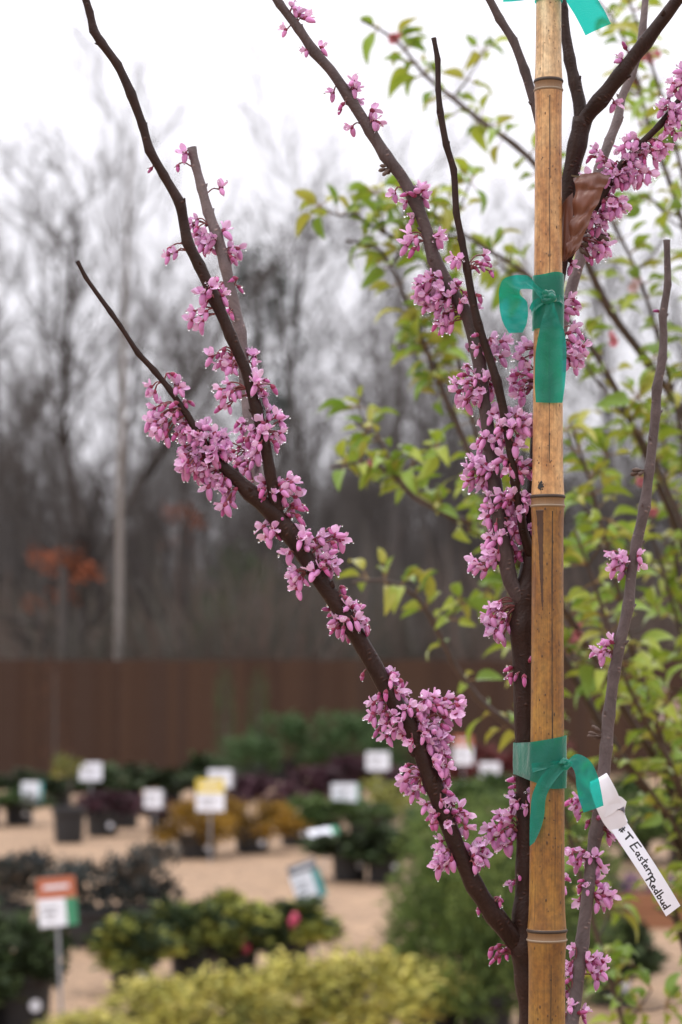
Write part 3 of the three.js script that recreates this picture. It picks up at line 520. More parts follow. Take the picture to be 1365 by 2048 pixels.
// [px, py, radius px, distance, node swelling]; listed from the foot up
function limb(id, name, mat, pts, { sides = 14, nub = 0.8, start = [] } = {}) {
  const c = [...start, ...pts.map(([x, y, r, z, n]) => ({ p: at(x, y, z).sub(treeBase), r: r * SLIM * PX(z), n: n ?? 1 }))];
  const g = tube(c, { sides, step: 0.0035, rough: 0.07, swell: 0.16, kink: 0.7 }), gs = [g];
  c.forEach((k, i) => { // bud scars on the swollen nodes
    if (i < 1 || i > c.length - 2 || rnd() > nub || k.r < 0.0012) return;
    const a = rnd() * 6.28, T = c[i + 1].p.clone().sub(c[i - 1].p).normalize(), N = v3(Math.cos(a), 0, Math.sin(a)); N.addScaledVector(T, -N.dot(T)).normalize();
    const o = k.p.clone().addScaledVector(N, k.r * 0.75), e = N.clone().addScaledVector(T, 0.9).normalize();
    gs.push(tube([{ p: o, r: k.r * 0.42 }, { p: o.clone().addScaledVector(e, k.r * 0.4), r: k.r * 0.36 }, { p: o.clone().addScaledVector(e, k.r * 0.75 + 0.0006), r: k.r * 0.1 }], { sides: 6, step: 0.001, rough: 0.2 }));
  });
  LIMBS[id] = g.userData.S; return part(name, gs.length > 1 ? mergeGeometries(gs) : g, mat, redbud);
}
const soilY = 0.29;
limb('trunk', 'trunk', barkDark, [
  [1062, 2300, 24, 1.305], [1062, 2060, 22, 1.305], [1056, 1960, 25, 1.305], [1052, 1895, 30, 1.305], [1052, 1830, 26, 1.305], [1055, 1740, 23, 1.305], [1056, 1600, 24, 1.305, 0], [1054, 1480, 25, 1.305, 0], [1051, 1350, 26, 1.305, 0], [1049, 1255, 28, 1.305],
  [1054, 1190, 26, 1.305], [1064, 1130, 21, 1.305], [1069, 1000, 19, 1.305], [1076, 900, 18, 1.306, 0], [1086, 790, 18, 1.308], [1098, 680, 18, 1.308, 0], [1111, 570, 19, 1.308, 0], [1122, 500, 19, 1.308], [1133, 420, 18, 1.307, 0], [1142, 350, 18, 1.306, 0], [1155, 290, 19, 1.306], [1166, 238, 19, 1.306]],
  { sides: 20, nub: 0.3, start: [{ p: v3(0.0, soilY - 0.03, 0), r: 0.0105, n: 0 }, { p: v3(0.002, 0.6, 0.002), r: 0.009, n: 0 }, { p: v3(-0.001, 0.9, 0.004), r: 0.008, n: 1 }] });
limb('left', 'branch', barkDark, [
  [1050, 1905, 20, 1.305, 0], [1024, 1872, 21, 1.302, 0], [990, 1832, 19, 1.298], [950, 1772, 18, 1.295], [920, 1708, 18, 1.293, 0], [893, 1640, 18, 1.291, 0], [865, 1565, 18, 1.29], [842, 1503, 18, 1.289, 0], [815, 1440, 18, 1.288], [776, 1382, 18, 1.287, 0], [738, 1312, 18, 1.286, 0], [702, 1250, 18, 1.285], [655, 1180, 18, 1.284, 0], [612, 1115, 18, 1.283, 0], [577, 1062, 19, 1.282], [543, 1022, 18, 1.281], [502, 986, 17, 1.281], [468, 952, 13, 1.28], [428, 916, 11.5, 1.279], [402, 876, 9, 1.278], [374, 828, 7, 1.277], [342, 782, 6.5, 1.276], [310, 742, 6.5, 1.275], [277, 707, 6, 1.274], [240, 650, 5, 1.273], [222, 625, 5.5, 1.273], [172, 555, 4.5, 1.272], [155, 522, 4.5, 1.271]]);
limb('left_up', 'branch', barkDark, [
  [560, 1048, 14, 1.283, 0], [550, 1000, 13, 1.279, 0], [541, 945, 12, 1.277], [530, 885, 12, 1.275, 0], [514, 822, 12, 1.273], [492, 740, 12, 1.272, 0], [462, 672, 12, 1.271], [431, 600, 13, 1.27], [400, 532, 12, 1.269], [376, 485, 11.5, 1.268], [367, 440, 11, 1.268, 0], [361, 408, 11, 1.267], [328, 350, 9.5, 1.267], [300, 302, 10, 1.266], [286, 252, 9, 1.266], [263, 188, 10, 1.265], [236, 130, 9, 1.265], [203, 85, 9, 1.264], [188, 62, 9, 1.264], [180, 25, 8, 1.264], [166, -20, 8, 1.263], [140, -120, 6, 1.26], [125, -200, 4, 1.26]]);
limb('left_grey', 'branch', barkGrey, [
  [548, 1030, 12, 1.286, 0], [528, 985, 13, 1.30, 0], [510, 925, 13, 1.315], [500, 860, 13, 1.325, 0], [491, 765, 12, 1.33], [481, 665, 13, 1.332], [466, 600, 12, 1.333], [451, 530, 12, 1.333], [434, 470, 12, 1.334], [417, 425, 11, 1.335], [404, 376, 10, 1.336], [392, 332, 9, 1.336], [384, 295, 9, 1.336]]);
limb('mid', 'branch', barkMid, [
  [1046, 1205, 18, 1.303, 0], [1022, 1165, 17, 1.302, 0], [1008, 1100, 17, 1.301], [994, 1000, 16, 1.3, 0], [983, 900, 15, 1.3], [968, 800, 14, 1.3, 0], [956, 700, 15, 1.3], [936, 632, 15, 1.3, 0], [904, 582, 14, 1.3, 0], [870, 522, 14, 1.301], [853, 458, 13, 1.302, 0], [830, 400, 14, 1.303], [803, 352, 13, 1.304, 0], [772, 312, 13, 1.305], [741, 262, 12, 1.306], [700, 196, 12, 1.307], [662, 140, 11, 1.308, 0], [630, 105, 11, 1.309], [598, 58, 10, 1.31], [560, 8, 9, 1.31], [520, -50, 8, 1.31], [480, -130, 6, 1.31]]);
limb('thin', 'branch', barkDark, [
  [1062, 1110, 12, 1.302, 0], [1047, 1060, 10, 1.294, 0], [1031, 965, 9.5, 1.288], [1020, 890, 9.5, 1.286, 0], [1011, 836, 9.5, 1.285], [994, 762, 9.5, 1.284], [978, 712, 9, 1.284, 0], [957, 650, 9, 1.283], [945, 598, 8.5, 1.283], [935, 540, 8, 1.282], [924, 480, 7.5, 1.282], [913, 425, 7, 1.281], [908, 340, 7, 1.281], [893, 290, 7, 1.28], [881, 225, 7, 1.28], [877, 180, 6, 1.28], [876, 120, 6, 1.28], [868, 76, 5, 1.28]]);
limb('top_left', 'branch', barkMid, [
  [1128, 452, 11, 1.308, 0], [1108, 372, 11, 1.312, 0], [1088, 280, 11, 1.315], [1070, 208, 10, 1.317, 0], [1050, 142, 10, 1.318], [1028, 82, 9, 1.319], [1000, 38, 9, 1.32], [974, -12, 8, 1.32], [940, -90, 6, 1.32]]);
SLIM = 0.82; limb('right', 'branch', barkDark, [
  [1160, 262, 18, 1.306, 0], [1175, 232, 19, 1.304, 0], [1200, 202, 19, 1.3], [1242, 148, 18, 1.296], [1290, 86, 17, 1.292], [1330, 34, 16, 1.288, 0], [1366, -16, 15, 1.285], [1420, -90, 12, 1.28], [1450, -140, 9, 1.28]], { sides: 16, nub: 0.9 });
SLIM = 0.95; limb('top', 'branch', barkDark, [
  [1164, 255, 15, 1.308, 0], [1159, 205, 14, 1.31, 0], [1150, 165, 13, 1.312], [1140, 120, 12, 1.314], [1132, 70, 11, 1.316, 0], [1127, 20, 10, 1.318], [1120, -40, 9, 1.32], [1110, -140, 6, 1.32]]);
limb('grey_right', 'branch', barkGrey, [
  [1080, 860, 12, 1.31, 0], [1098, 760, 12, 1.325, 0], [1122, 662, 12, 1.335], [1145, 570, 12, 1.34, 0], [1166, 502, 12, 1.343], [1182, 425, 11, 1.345], [1199, 338, 11, 1.347], [1219, 282, 10, 1.35], [1236, 240, 10, 1.352], [1244, 195, 9, 1.354, 0], [1263, 152, 9, 1.356], [1276, 112, 8, 1.357, 0], [1286, 58, 8, 1.358], [1292, -10, 7, 1.36], [1298, -90, 5, 1.36]]);
limb('flowered', 'branch', barkDark, [
  [1136, 520, 8, 1.308, 0], [1158, 475, 7.5, 1.302, 0], [1183, 432, 7, 1.298], [1210, 385, 7, 1.296], [1243, 330, 7, 1.294], [1282, 288, 7, 1.292], [1320, 250, 7, 1.29], [1350, 212, 6, 1.288], [1380, 170, 5, 1.286], [1420, 110, 4, 1.285]]);
SLIM = 0.8; limb('right_stem', 'branch', barkStem, [
  [1090, 2300, 17, 1.315, 0], [1130, 2130, 17, 1.335], [1150, 2010, 16, 1.35, 0], [1165, 1885, 16, 1.36], [1178, 1770, 16, 1.365, 0], [1191, 1670, 16, 1.37], [1205, 1580, 16, 1.373, 0], [1213, 1495, 15, 1.376], [1218, 1430, 15, 1.378], [1229, 1345, 14, 1.38], [1241, 1285, 14, 1.38, 0], [1257, 1212, 14, 1.382], [1263, 1150, 13, 1.383, 0], [1274, 1085, 13, 1.384], [1290, 1015, 14, 1.385], [1299, 940, 12, 1.386], [1306, 880, 12, 1.387, 0], [1312, 825, 12, 1.388], [1314, 778, 12, 1.388], [1325, 718, 11, 1.389], [1328, 672, 10, 1.39, 0], [1326, 632, 10, 1.39], [1336, 570, 9, 1.39], [1334, 480, 8, 1.39]],
  { start: [{ p: v3(0.004, 0.75, 0.0), r: 0.005, n: 0 }] });
{ const W = 0.4, H = 0.32; part('pot', potGeo, potMat, redbud).scale.set(W, H, W); part('soil', soilGeo, soilMat, redbud).scale.set(W, H, W); }

// ---------------------------------------------------------------- redbud flowers
const mm = 0.001, PINK = { keel: [0.71, 0.28, 0.58], wing: [0.86, 0.55, 0.82], banner: [0.82, 0.46, 0.74], calyx: [0.3, 0.02, 0.08], bud: [0.52, 0.1, 0.32], stalk: [0.2, 0.045, 0.045] };
const col3 = (c, k = 1) => lin(c[0] * k, c[1] * k, c[2] * k);
function petalGeo(L, W, cup, curl) {                                // grows along +z from the origin, face up
  const pos = [], idx = [], n = 5, m = 4;
  for (let i = 0; i <= n; i++) { const f = i / n, w = W * 0.5 * (0.28 + 0.72 * Math.sin(Math.PI * Math.min(1, 0.12 + f * 0.72))) * (f > 0.85 ? 0.72 : 1); for (let k = 0; k <= m; k++) { const a = k / m * 2 - 1; pos.push(a * w, a * a * cup * W + curl * f * f * L + 0.09 * W * f * Math.sin(a * 5 + L * 40), f * L * (1 - 0.12 * a * a * f)); } }
  for (let i = 0; i < n; i++) for (let k = 0; k < m; k++) { const a = i * (m + 1) + k, b = a + m + 1; idx.push(a, b, a + 1, b, b + 1, a + 1); }
  return geoOf(pos, idx);
}
const keelShape = (L, R) => { const g = new THREE.SphereGeometry(1, 9, 8); g.rotateX(Math.PI / 2); const p = g.attributes.position; for (let i = 0; i < p.count; i++) { const z = p.getZ(i), f = (z + 1) / 2, w = 1 - 0.28 * f; p.setXYZ(i, p.getX(i) * R * w * 0.88, p.getY(i) * R * w - 0.12 * L * f * f, f * L); } g.computeVertexNormals(); return g; };
const calyxShape = (k) => { const g = new THREE.LatheGeometry([[0.15, -0.4], [0.7, 0.1], [1.35, 0.9], [1.6, 2.0], [1.5, 2.9], [1.25, 2.6]].map(([x, y]) => new THREE.Vector2(x * k, y * k)), 8); g.rotateX(Math.PI / 2); return g; };
let dews = [];
function flowerGeo(anchor, pos, dir, up, open, size) {
  const gs = [], M = new THREE.Matrix4(), z = dir.clone().normalize(), x = up.clone().cross(z).normalize(), y = z.clone().cross(x);
  M.makeBasis(x, y, z).scale(v3(size * mm, size * mm, size * mm)).setPosition(pos);
  const k = rr(0.86, 1.12), hue = rr(-0.05, 0.05), tint = (c, q = 1) => lin(clamp(c[0] * k * q + hue * 0.3, 0, 0.9), c[1] * k * q, clamp(c[2] * k * q - hue * 0.2, 0, 0.85));
  const add = (g, c) => gs.push(paint(g, c));
  add(calyxShape(open ? 1 : 0.95), tint(PINK.calyx));
  const pts = [];
  if (open) {
    const down = rr(0.2, 0.7), kl = rr(6.4, 7.8), keel = keelShape(kl, rr(2.0, 2.35)); keel.rotateX(down); keel.translate(0, -0.5, 1.3); add(keel, tint(PINK.keel));
    pts.push(v3(0, -0.5 - Math.sin(down) * kl - 1.1, 1.3 + Math.cos(down) * kl - 0.6), v3(rsym(1.5), -0.5 - Math.sin(down) * kl * 0.6 + 1.4, 1.5 + Math.cos(down) * kl * 0.6));
    for (const s of [-1, 1]) {
      const w = petalGeo(rr(5.2, 6.6), rr(3.6, 4.6), 0.12, rr(-0.1, 0.2)); w.rotateZ(s * rr(0.2, 0.7)); w.rotateX(-rr(0.35, 0.95)); w.rotateY(s * rr(0.35, 0.85)); w.translate(s * 0.6, 0.5, 1.9); add(w, tint(PINK.wing, rr(0.92, 1.08)));
      pts.push(v3(s * rr(2, 4), rr(2.5, 4.2), rr(4, 6)), v3(s * rr(1.5, 3.2), rr(1.8, 3.4), rr(3.5, 5.5)));
    }
    const b = petalGeo(rr(4.6, 5.8), rr(4, 5), 0.16, rr(0.0, 0.3)); b.rotateX(-rr(1.0, 1.6)); b.translate(0, 0.7, 2.0); add(b, tint(PINK.banner));
  } else {
    const L = rr(4.6, 6.6), b = keelShape(L, rr(1.45, 1.95)); b.rotateX(rr(0, 0.3)); b.translate(0, -0.1, 1.2); add(b, tint(PINK.bud, rr(0.8, 1.25)));
    pts.push(v3(0, -1.6, 1 + L), v3(rsym(1), 1.4, 3.4));
  }
  gs.forEach((g) => g.applyMatrix4(M));
  // stalk
  const end = pos.clone().addScaledVector(z, -0.2 * mm), midP = anchor.clone().lerp(end, 0.55).add(v3(rsym(0.6) * mm, (0.8 + rnd()) * mm, rsym(0.6) * mm));
  gs.push(paint(tube([{ p: anchor, r: 0.5 * mm }, { p: midP, r: 0.42 * mm }, { p: end, r: 0.5 * mm }], { sides: 5, step: 0.002, rough: 0, cap: false }), col3(PINK.stalk, rr(0.8, 1.3))));
  for (const q of pts) if (rnd() < 0.82) dews.push([q.applyMatrix4(M), rr(0.28, 0.66) * (rnd() < 0.15 ? 1.5 : 1) * mm]);
  return mergeGeometries(gs.map((g) => g.index ? g : g));
}
const toLimb = (p, S) => { let b = 0, d = 1e9; for (let i = 0; i < S.length; i++) { const e = S[i].p.distanceToSquared(p); if (e < d) { d = e; b = i; } } return b; };
const PROJ = (p) => { const w = p.clone().add(treeBase).sub(EYE), f = w.dot(F); return [682.5 + w.x / f * FOCAL, 1024 - w.dot(U) / f * FOCAL]; };
for (const k in LIMBS) LIMBS[k].forEach((s) => { s.px = PROJ(s.p); });
const dewGeo = new THREE.IcosahedronGeometry(1, 1); dewGeo.deleteAttribute('uv');
let nFlowers = 0;
function cluster(id, cx, cy, rx, ry, n, buds = 0.33, where = 0) {   // where: -1 behind the stem, 1 before it
  const S = LIMBS[id]; let best = 0, bd = 1e9;
  S.forEach((s, i) => { const e = (s.px[0] - cx) ** 2 + (s.px[1] - cy) ** 2; if (e < bd) { bd = e; best = i; } });
  const a = S[best], Z = -(a.p.z + treeBase.z), px = PX(Z), g = new THREE.Group(); g.name = 'flower_cluster'; redbud.add(g); dews = [];
  const c0 = at(cx, cy, Z).sub(treeBase), done = [], rz = Math.max(8, Math.min(rx, ry) * 0.75);
  n = n > 3 ? Math.round(n * 1.35) : n;
  for (let i = 0; i < n; i++) {
    let p, ok = false, tries = 0;
    while (!ok && tries++ < 40) {
      let ex = rsym(1), ey = rsym(1), ez = rsym(1); if (ex * ex + ey * ey + ez * ez > 1) { continue; }
      p = v3(c0.x + ex * rx * 0.95 * px, c0.y - ey * ry * 0.95 * px, c0.z + (ez * rz + where * rz) * px);
      const j = toLimb(p, S), q = p.clone().sub(S[j].p), need = S[j].r + rr(1.5, 5) * mm; if (q.length() < need) p = S[j].p.clone().addScaledVector(q.normalize(), need);
      ok = done.every((d) => d.distanceTo(p) > (tries < 25 ? 5.0 : 3.6) * mm);
    }
    if (!p) continue; done.push(p);
    const j = clamp(Math.round(lerp(best, toLimb(p, S), 0.45)), 0, S.length - 1), s = S[j], out = p.clone().sub(s.p), rad = out.clone().addScaledVector(s.t, -out.dot(s.t)).normalize();
    const anchor = s.p.clone().addScaledVector(rad, s.r * 0.8), dir = p.clone().sub(anchor).normalize().multiplyScalar(0.75).add(v3(rsym(0.55), -0.5 + rsym(0.35), rsym(0.4) + 0.2)).normalize();
    const up = v3(rsym(0.45), 1, rsym(0.45)); if (Math.abs(up.clone().normalize().dot(dir)) > 0.9) up.add(rad.clone().multiplyScalar(0.8));
    const open = rnd() > buds; const pos = p.clone().addScaledVector(dir, -3.5 * mm);
    part(open ? 'flower' : 'flower_bud', flowerGeo(anchor, pos, dir, up, open, rr(0.7, 1.08)), petalMat, g); nFlowers++;
  }
  if (dews.length) { const gs = dews.map(([p, r]) => { const d = dewGeo.clone(); d.scale(r, r * 1.15, r); d.translate(p.x, p.y, p.z); return d; }), m = mergeGeometries(gs); m.computeVertexNormals(); part('dew', m, dewMat, g, 'stuff'); }
}
const CL = {
  left_up: [[299, 338, 6, 8, 1, 1], [330, 500, 10, 6, 1, 1], [342, 520, 16, 20, 2, 0], [390, 640, 26, 24, 4, 0.1], [425, 572, 24, 28, 5], [418, 600, 16, 16, 2], [442, 722, 28, 22, 6], [452, 790, 30, 38, 7, 0.2], [520, 775, 36, 32, 7, 0.4], [545, 862, 36, 40, 10, 0.2], [512, 885, 26, 30, 6], [575, 975, 34, 34, 9, 0.3], [525, 985, 18, 22, 4, 0.5], [548, 1058, 36, 26, 7, 0.6], [588, 1025, 28, 26, 7, 0.5]],
  left_grey: [[375, 315, 14, 14, 2, 0], [352, 335, 6, 6, 1, 1], [437, 377, 9, 8, 1, 0.6], [393, 460, 20, 26, 5], [412, 488, 26, 26, 5, 0.1], [440, 470, 12, 14, 2], [466, 505, 24, 20, 4, 0.3], [436, 565, 16, 18, 2], [471, 578, 12, 22, 2, 0.6], [464, 626, 12, 12, 2, 1], [506, 725, 12, 26, 3], [470, 735, 20, 30, 3], [490, 850, 20, 16, 4, 0.6], [485, 905, 36, 36, 12, 0.25], [495, 940, 30, 28, 7, 0.3]],
  left: [[348, 752, 14, 8, 2, 0.8], [303, 784, 14, 12, 2, 0.4], [356, 778, 14, 14, 2, 0], [318, 842, 32, 46, 13, 0.15], [358, 815, 26, 22, 6, 0.7], [380, 870, 38, 30, 11, 0.15], [400, 912, 52, 50, 22, 0.12], [442, 895, 28, 36, 10, 0.15], [382, 935, 30, 24, 8, 0.2], [430, 962, 26, 26, 6, 0.3], [456, 1000, 22, 26, 6, 0.4], [620, 1088, 32, 24, 9, 0.3], [668, 1075, 22, 24, 6, 0.3], [655, 1132, 32, 36, 11, 0.2], [590, 1160, 22, 24, 5, 0.1], [675, 1190, 14, 12, 2, 1], [692, 1236, 54, 48, 20, 0.2], [788, 1365, 24, 34, 8, 0.5], [722, 1350, 8, 10, 1, 1], [757, 1420, 18, 26, 4, 0.2], [785, 1448, 48, 34, 16, 0.3], [838, 1458, 26, 38, 9, 0.2], [868, 1408, 28, 22, 7, 0.2], [906, 1422, 24, 26, 7, 0.2], [880, 1475, 28, 34, 10, 0.2], [882, 1530, 26, 34, 8, 0.3], [885, 1580, 24, 34, 7, 0.4], [820, 1562, 26, 36, 8, 0.2], [870, 1632, 22, 34, 6, 0.3], [912, 1632, 28, 34, 9, 0.3], [884, 1712, 24, 44, 8, 0.2], [955, 1712, 28, 34, 10, 0.3], [978, 1805, 20, 16, 4, 1]],
  trunk: [[1005, 1662, 36, 42, 12, 0.2], [1042, 1590, 24, 40, 9, 0.3], [1054, 1755, 14, 28, 4, 0.3], [998, 1906, 24, 20, 6, 1], [1048, 1345, 28, 26, 6, 0.8], [1055, 1105, 22, 30, 7, 0.9], [1066, 1032, 28, 24, 6, 0.3], [1042, 765, 26, 50, 11, 0.3], [1048, 700, 18, 28, 4], [1150, 700, 24, 52, 13, 0.2], [1145, 618, 14, 24, 4], [1140, 530, 12, 16, 2, 0.3], [1128, 1770, 10, 20, 3, 0.4]],
  mid: [[590, 24, 18, 20, 2, 0], [612, 38, 14, 14, 2, 0], [570, 58, 8, 14, 1, 0], [610, 105, 14, 8, 1, 0.5], [645, 105, 10, 6, 1, 0.5], [700, 178, 22, 22, 4, 0.1], [655, 190, 14, 10, 1, 0], [680, 222, 14, 16, 2, 0.5], [746, 244, 22, 14, 3, 0.2], [698, 265, 10, 14, 1, 0], [838, 390, 26, 16, 5, 0.2], [793, 388, 10, 9, 1, 0], [820, 445, 10, 12, 1, 0], [824, 490, 18, 22, 4, 0.4], [874, 478, 16, 20, 3, 0.2], [862, 580, 38, 34, 12, 0.2], [890, 605, 50, 36, 16, 0.2], [885, 648, 22, 22, 6, 0.3], [985, 692, 40, 34, 12, 0.2], [945, 775, 42, 48, 18, 0.2], [985, 832, 18, 24, 4], [985, 888, 26, 32, 8, 0.2], [955, 950, 34, 36, 12, 0.3], [1005, 1030, 36, 50, 16, 0.25], [1000, 1088, 28, 30, 9, 0.2], [960, 1132, 20, 18, 4, 0.3], [990, 1118, 16, 22, 4, 0.2], [995, 1240, 26, 46, 12, 0.25]],
  thin: [[918, 520, 22, 18, 3, 0.2], [972, 530, 22, 26, 5, 0.5], [962, 596, 8, 6, 1, 1], [962, 688, 16, 16, 3, 0.6], [1030, 860, 40, 44, 16, 0.2], [1015, 935, 34, 22, 8, 0.2], [1066, 948, 26, 22, 5, 0.5], [1025, 1000, 34, 30, 9, 0.2], [1048, 1005, 16, 20, 3, 0.5]],
  flowered: [[1200, 500, 28, 32, 8, 0.3], [1192, 440, 28, 36, 10, 0.4], [1226, 412, 34, 26, 9, 0.2], [1225, 355, 26, 20, 6, 0.3], [1268, 345, 40, 36, 13, 0.2], [1262, 300, 26, 26, 7, 0.2], [1302, 300, 36, 30, 10, 0.2], [1190, 315, 24, 22, 4, 0.2], [1335, 215, 28, 22, 7, 0.2], [1362, 165, 26, 34, 9, 0.2], [1352, 255, 26, 30, 8, 0.3], [1178, 360, 16, 10, 2]],
  right: [[1238, 122, 14, 10, 1, 0], [1246, 96, 9, 8, 1, 1], [1230, 200, 8, 12, 1, 0]],
  right_stem: [[1320, 628, 9, 8, 1, 0.5], [1232, 1125, 28, 26, 6, 0.2], [1268, 1120, 16, 24, 3, 0], [1206, 1308, 26, 14, 4, 0.1], [1232, 1300, 10, 12, 1], [1150, 1610, 14, 26, 4, 0.3], [1192, 1642, 20, 16, 4, 0.2], [1240, 1665, 24, 24, 7, 0.3], [1160, 1712, 34, 28, 8, 0.3], [1192, 1720, 14, 18, 2, 0], [1168, 1780, 18, 22, 4, 0.3], [1205, 1798, 26, 24, 7, 0.2], [1155, 1925, 26, 18, 5, 0.3], [1195, 1940, 26, 30, 7, 0.1], [1135, 1980, 10, 22, 3, 0.3], [1145, 2030, 22, 20, 7, 0.3]],
};
seed(605);
const dryMat = std({ color: lin(0.11, 0.075, 0.06), roughness: 0.9 });
for (const [cx, cy] of [[1275, 935], [1190, 1470], [1205, 472], [772, 345], [1170, 500]]) {
  const S = cx > 1250 || cy > 1400 ? LIMBS.right_stem : cx < 900 ? LIMBS.mid : LIMBS.flowered, s = S.reduce((a, q) => Math.hypot(q.px[0] - cx, q.px[1] - cy) < Math.hypot(a.px[0] - cx, a.px[1] - cy) ? q : a);
  const c = at(cx, cy, -(s.p.z + treeBase.z)).sub(treeBase), g = new THREE.Group(); g.name = 'dry_bud_cluster'; redbud.add(g);
  for (let i = 0; i < 6; i++) { const e = c.clone().add(v3(rsym(2.6), rsym(4), rsym(3)).multiplyScalar(mm)), d = e.clone().sub(s.p).normalize(); part('dry_bud', tube([{ p: s.p.clone().addScaledVector(d, s.r * 0.7), r: 0.4 * mm }, { p: s.p.clone().lerp(e, 0.7), r: 0.35 * mm }, { p: e, r: 1.1 * mm }, { p: e.clone().addScaledVector(d, 1.6 * mm), r: 1.2 * mm }, { p: e.clone().addScaledVector(d, 2.8 * mm), r: 0.3 * mm }], { sides: 6, step: 0.001, rough: 0.2 }), dryMat, g); }
}
seed(611);
for (const id in CL) for (const c of CL[id]) cluster(id, ...c);


// ---------------------------------------------------------------- bamboo stake
const ZB = 1.2765, sB = PX(ZB);
const caneFoot = at(1094, 2048, ZB);
{
  const cane = thing('bamboo_stake', v3(caneFoot.x, 0, caneFoot.z), 'weathered tan bamboo stake with ringed joints standing beside the redbud trunk', 'stake');
  seed(71);
  const yOf = (py) => at(1095, py, ZB).y, nodes = [2750, 1870, 1003, 172, -660].map(yOf), ends = [0.3, ...nodes, 2.12];
  const radius = (y) => lerp(36.5, 25.5, clamp((y - yOf(2048)) / (yOf(0) - yOf(2048)), -1.2, 1.35)) * sB;
  const leanX = (y) => (y - caneFoot.y) * 0.0085;
  // surface print: fibres, specks, cracks and stains; u runs round the cane (0.25 faces the viewer's right, see below), v along the internode
  function caneTex(sd, tone, cracks, stains) {
    seed(sd); const sp = []; for (let i = 0; i < 320; i++) sp.push([rnd(), rnd(), rr(0.003, 0.010), rr(0.0015, 0.006), rr(0.2, 0.8)]);
    const grid = new Map(); sp.forEach((s) => { const k = Math.floor(s[1] * 64); for (const j of [k - 1, k, k + 1]) { if (!grid.has(j)) grid.set(j, []); grid.get(j).push(s); } });
    const ring = (u, v, q, g, s) => { const a = u * 6.28318; return noise.noise(Math.cos(a) * q / 6.283 + s, Math.sin(a) * q / 6.283 - s, v * g + s); };
    return noiseTex([256, 1024], (u, v) => {
      const fibre = ring(u, v, 70, 4, sd) * 0.6 + ring(u, v, 160, 12, sd + 3) * 0.5, patch = ring(u, v, 6, 7, sd + 1) + 0.5 * ring(u, v, 10, 26, sd + 9), mott = ring(u, v, 24, 75, sd + 5) + 0.6 * ring(u, v, 60, 190, sd + 2);
      let k = 0.86 + 0.17 * fibre + 0.15 * patch + 0.13 * mott, r = k * tone[0], g = k * tone[1] * (1 + 0.1 * patch), b = k * tone[2] * (1 + 0.22 * patch);
      for (const s of grid.get(Math.floor(v * 64)) ?? []) { let du = Math.abs(u - s[0]); du = Math.min(du, 1 - du); const q = (du / s[2]) ** 2 + ((v - s[1]) / s[3]) ** 2; if (q < 1) { const m = 1 - s[4] * (1 - q); r *= m; g *= m * 0.97; b *= m * 0.92; } }
      for (const [cu, v0, v1, w, dark] of cracks) { if (v < v0 || v > v1) continue; const c = cu + 0.004 * noise.noise(v * 9, cu * 50, 1) + 0.0015 * noise.noise(v * 60, 3, 1), d = Math.abs(u - c), wide = w * (0.7 + 0.6 * noise.noise(v * 25, cu * 9, 5)); if (d < wide) { const m = 1 - dark * (1 - (d / wide) ** 2); r *= m; g *= m; b *= m; } }
      for (const st of stains) { const m = st(u, v); if (m) { r *= m[0]; g *= m[1]; b *= m[2]; } }
      return [r, g, b];
    });
  }
  const FACE = 0.5; // u that faces the camera
  const wedge = (u, v) => { const f = (0.992 - v) / 0.24; if (f < 0 || f > 1) return null; const c = FACE - 0.1 + 0.035 * f, w = 0.036 * (1 - f) + 0.004 + 0.006 * noise.noise(v * 60, 2, 1); return Math.abs(u - c) < w ? [0.5, 0.42, 0.36] : null; };
  const blot = (u, v) => { const du = (u - (FACE - 0.09)) / 0.035, dv = (v - 0.02) / 0.012; return du * du + dv * dv + 0.9 * noise.noise(u * 80, v * 260, 4) < 0.75 ? [0.1, 0.09, 0.09] : null; };
  const tex = [
    caneTex(1, [0.7, 0.5, 0.25], [], []),
    caneTex(2, [0.55, 0.38, 0.15], [[FACE + 0.02, 0.2, 0.95, 0.005, 0.5]], []),
    caneTex(3, [0.58, 0.4, 0.155], [[FACE + 0.03, 0.44, 0.99, 0.008, 0.9], [FACE + 0.14, 0.04, 0.2, 0.004, 0.6], [FACE + 0.06, 0.1, 0.3, 0.004, 0.6], [FACE - 0.13, 0.02, 0.26, 0.003, 0.5], [FACE + 0.1, 0.32, 0.42, 0.003, 0.6]], [wedge]),
    caneTex(4, [0.79, 0.59, 0.37], [[FACE + 0.0, 0.08, 0.985, 0.007, 0.75]], [blot]),
    caneTex(5, [0.87, 0.73, 0.54], [], []), caneTex(6, [0.95, 0.82, 0.62], [], []),
  ];
  const mats = tex.map((t, i) => { t.colorSpace = THREE.SRGBColorSpace; const bump = t.clone(); bump.colorSpace = THREE.NoColorSpace; return phys({ map: t, bumpMap: bump, bumpScale: 0.0005, roughness: 0.42, clearcoat: 0.12, clearcoatRoughness: 0.25 }); });
  const ringMat = phys({ color: lin(0.07, 0.04, 0.022), map: barkMap, roughness: 0.6 }), duskMat = phys({ color: lin(0.4, 0.22, 0.09), map: barkMap, roughness: 0.5 }), scarMat = std({ color: lin(0.26, 0.2, 0.14), roughness: 0.6 });
  const ringed = (prof, sides = 40) => { // profile [[y, r, u offset]] around the leaning axis
    const pos = [], uv = [], idx = [], y0 = prof[0][0], y1 = prof[prof.length - 1][0], w = sides + 1;
    for (const [y, r] of prof) for (let k = 0; k <= sides; k++) { const a = k / sides * 2 * Math.PI; pos.push(leanX(y) - Math.sin(a) * r, y, -Math.cos(a) * r); uv.push(k / sides, (y - y0) / (y1 - y0)); }
    for (let i = 0; i < prof.length - 1; i++) for (let k = 0; k < sides; k++) { const a = i * w + k, b = a + w; idx.push(a, b, a + 1, b, b + 1, a + 1); }
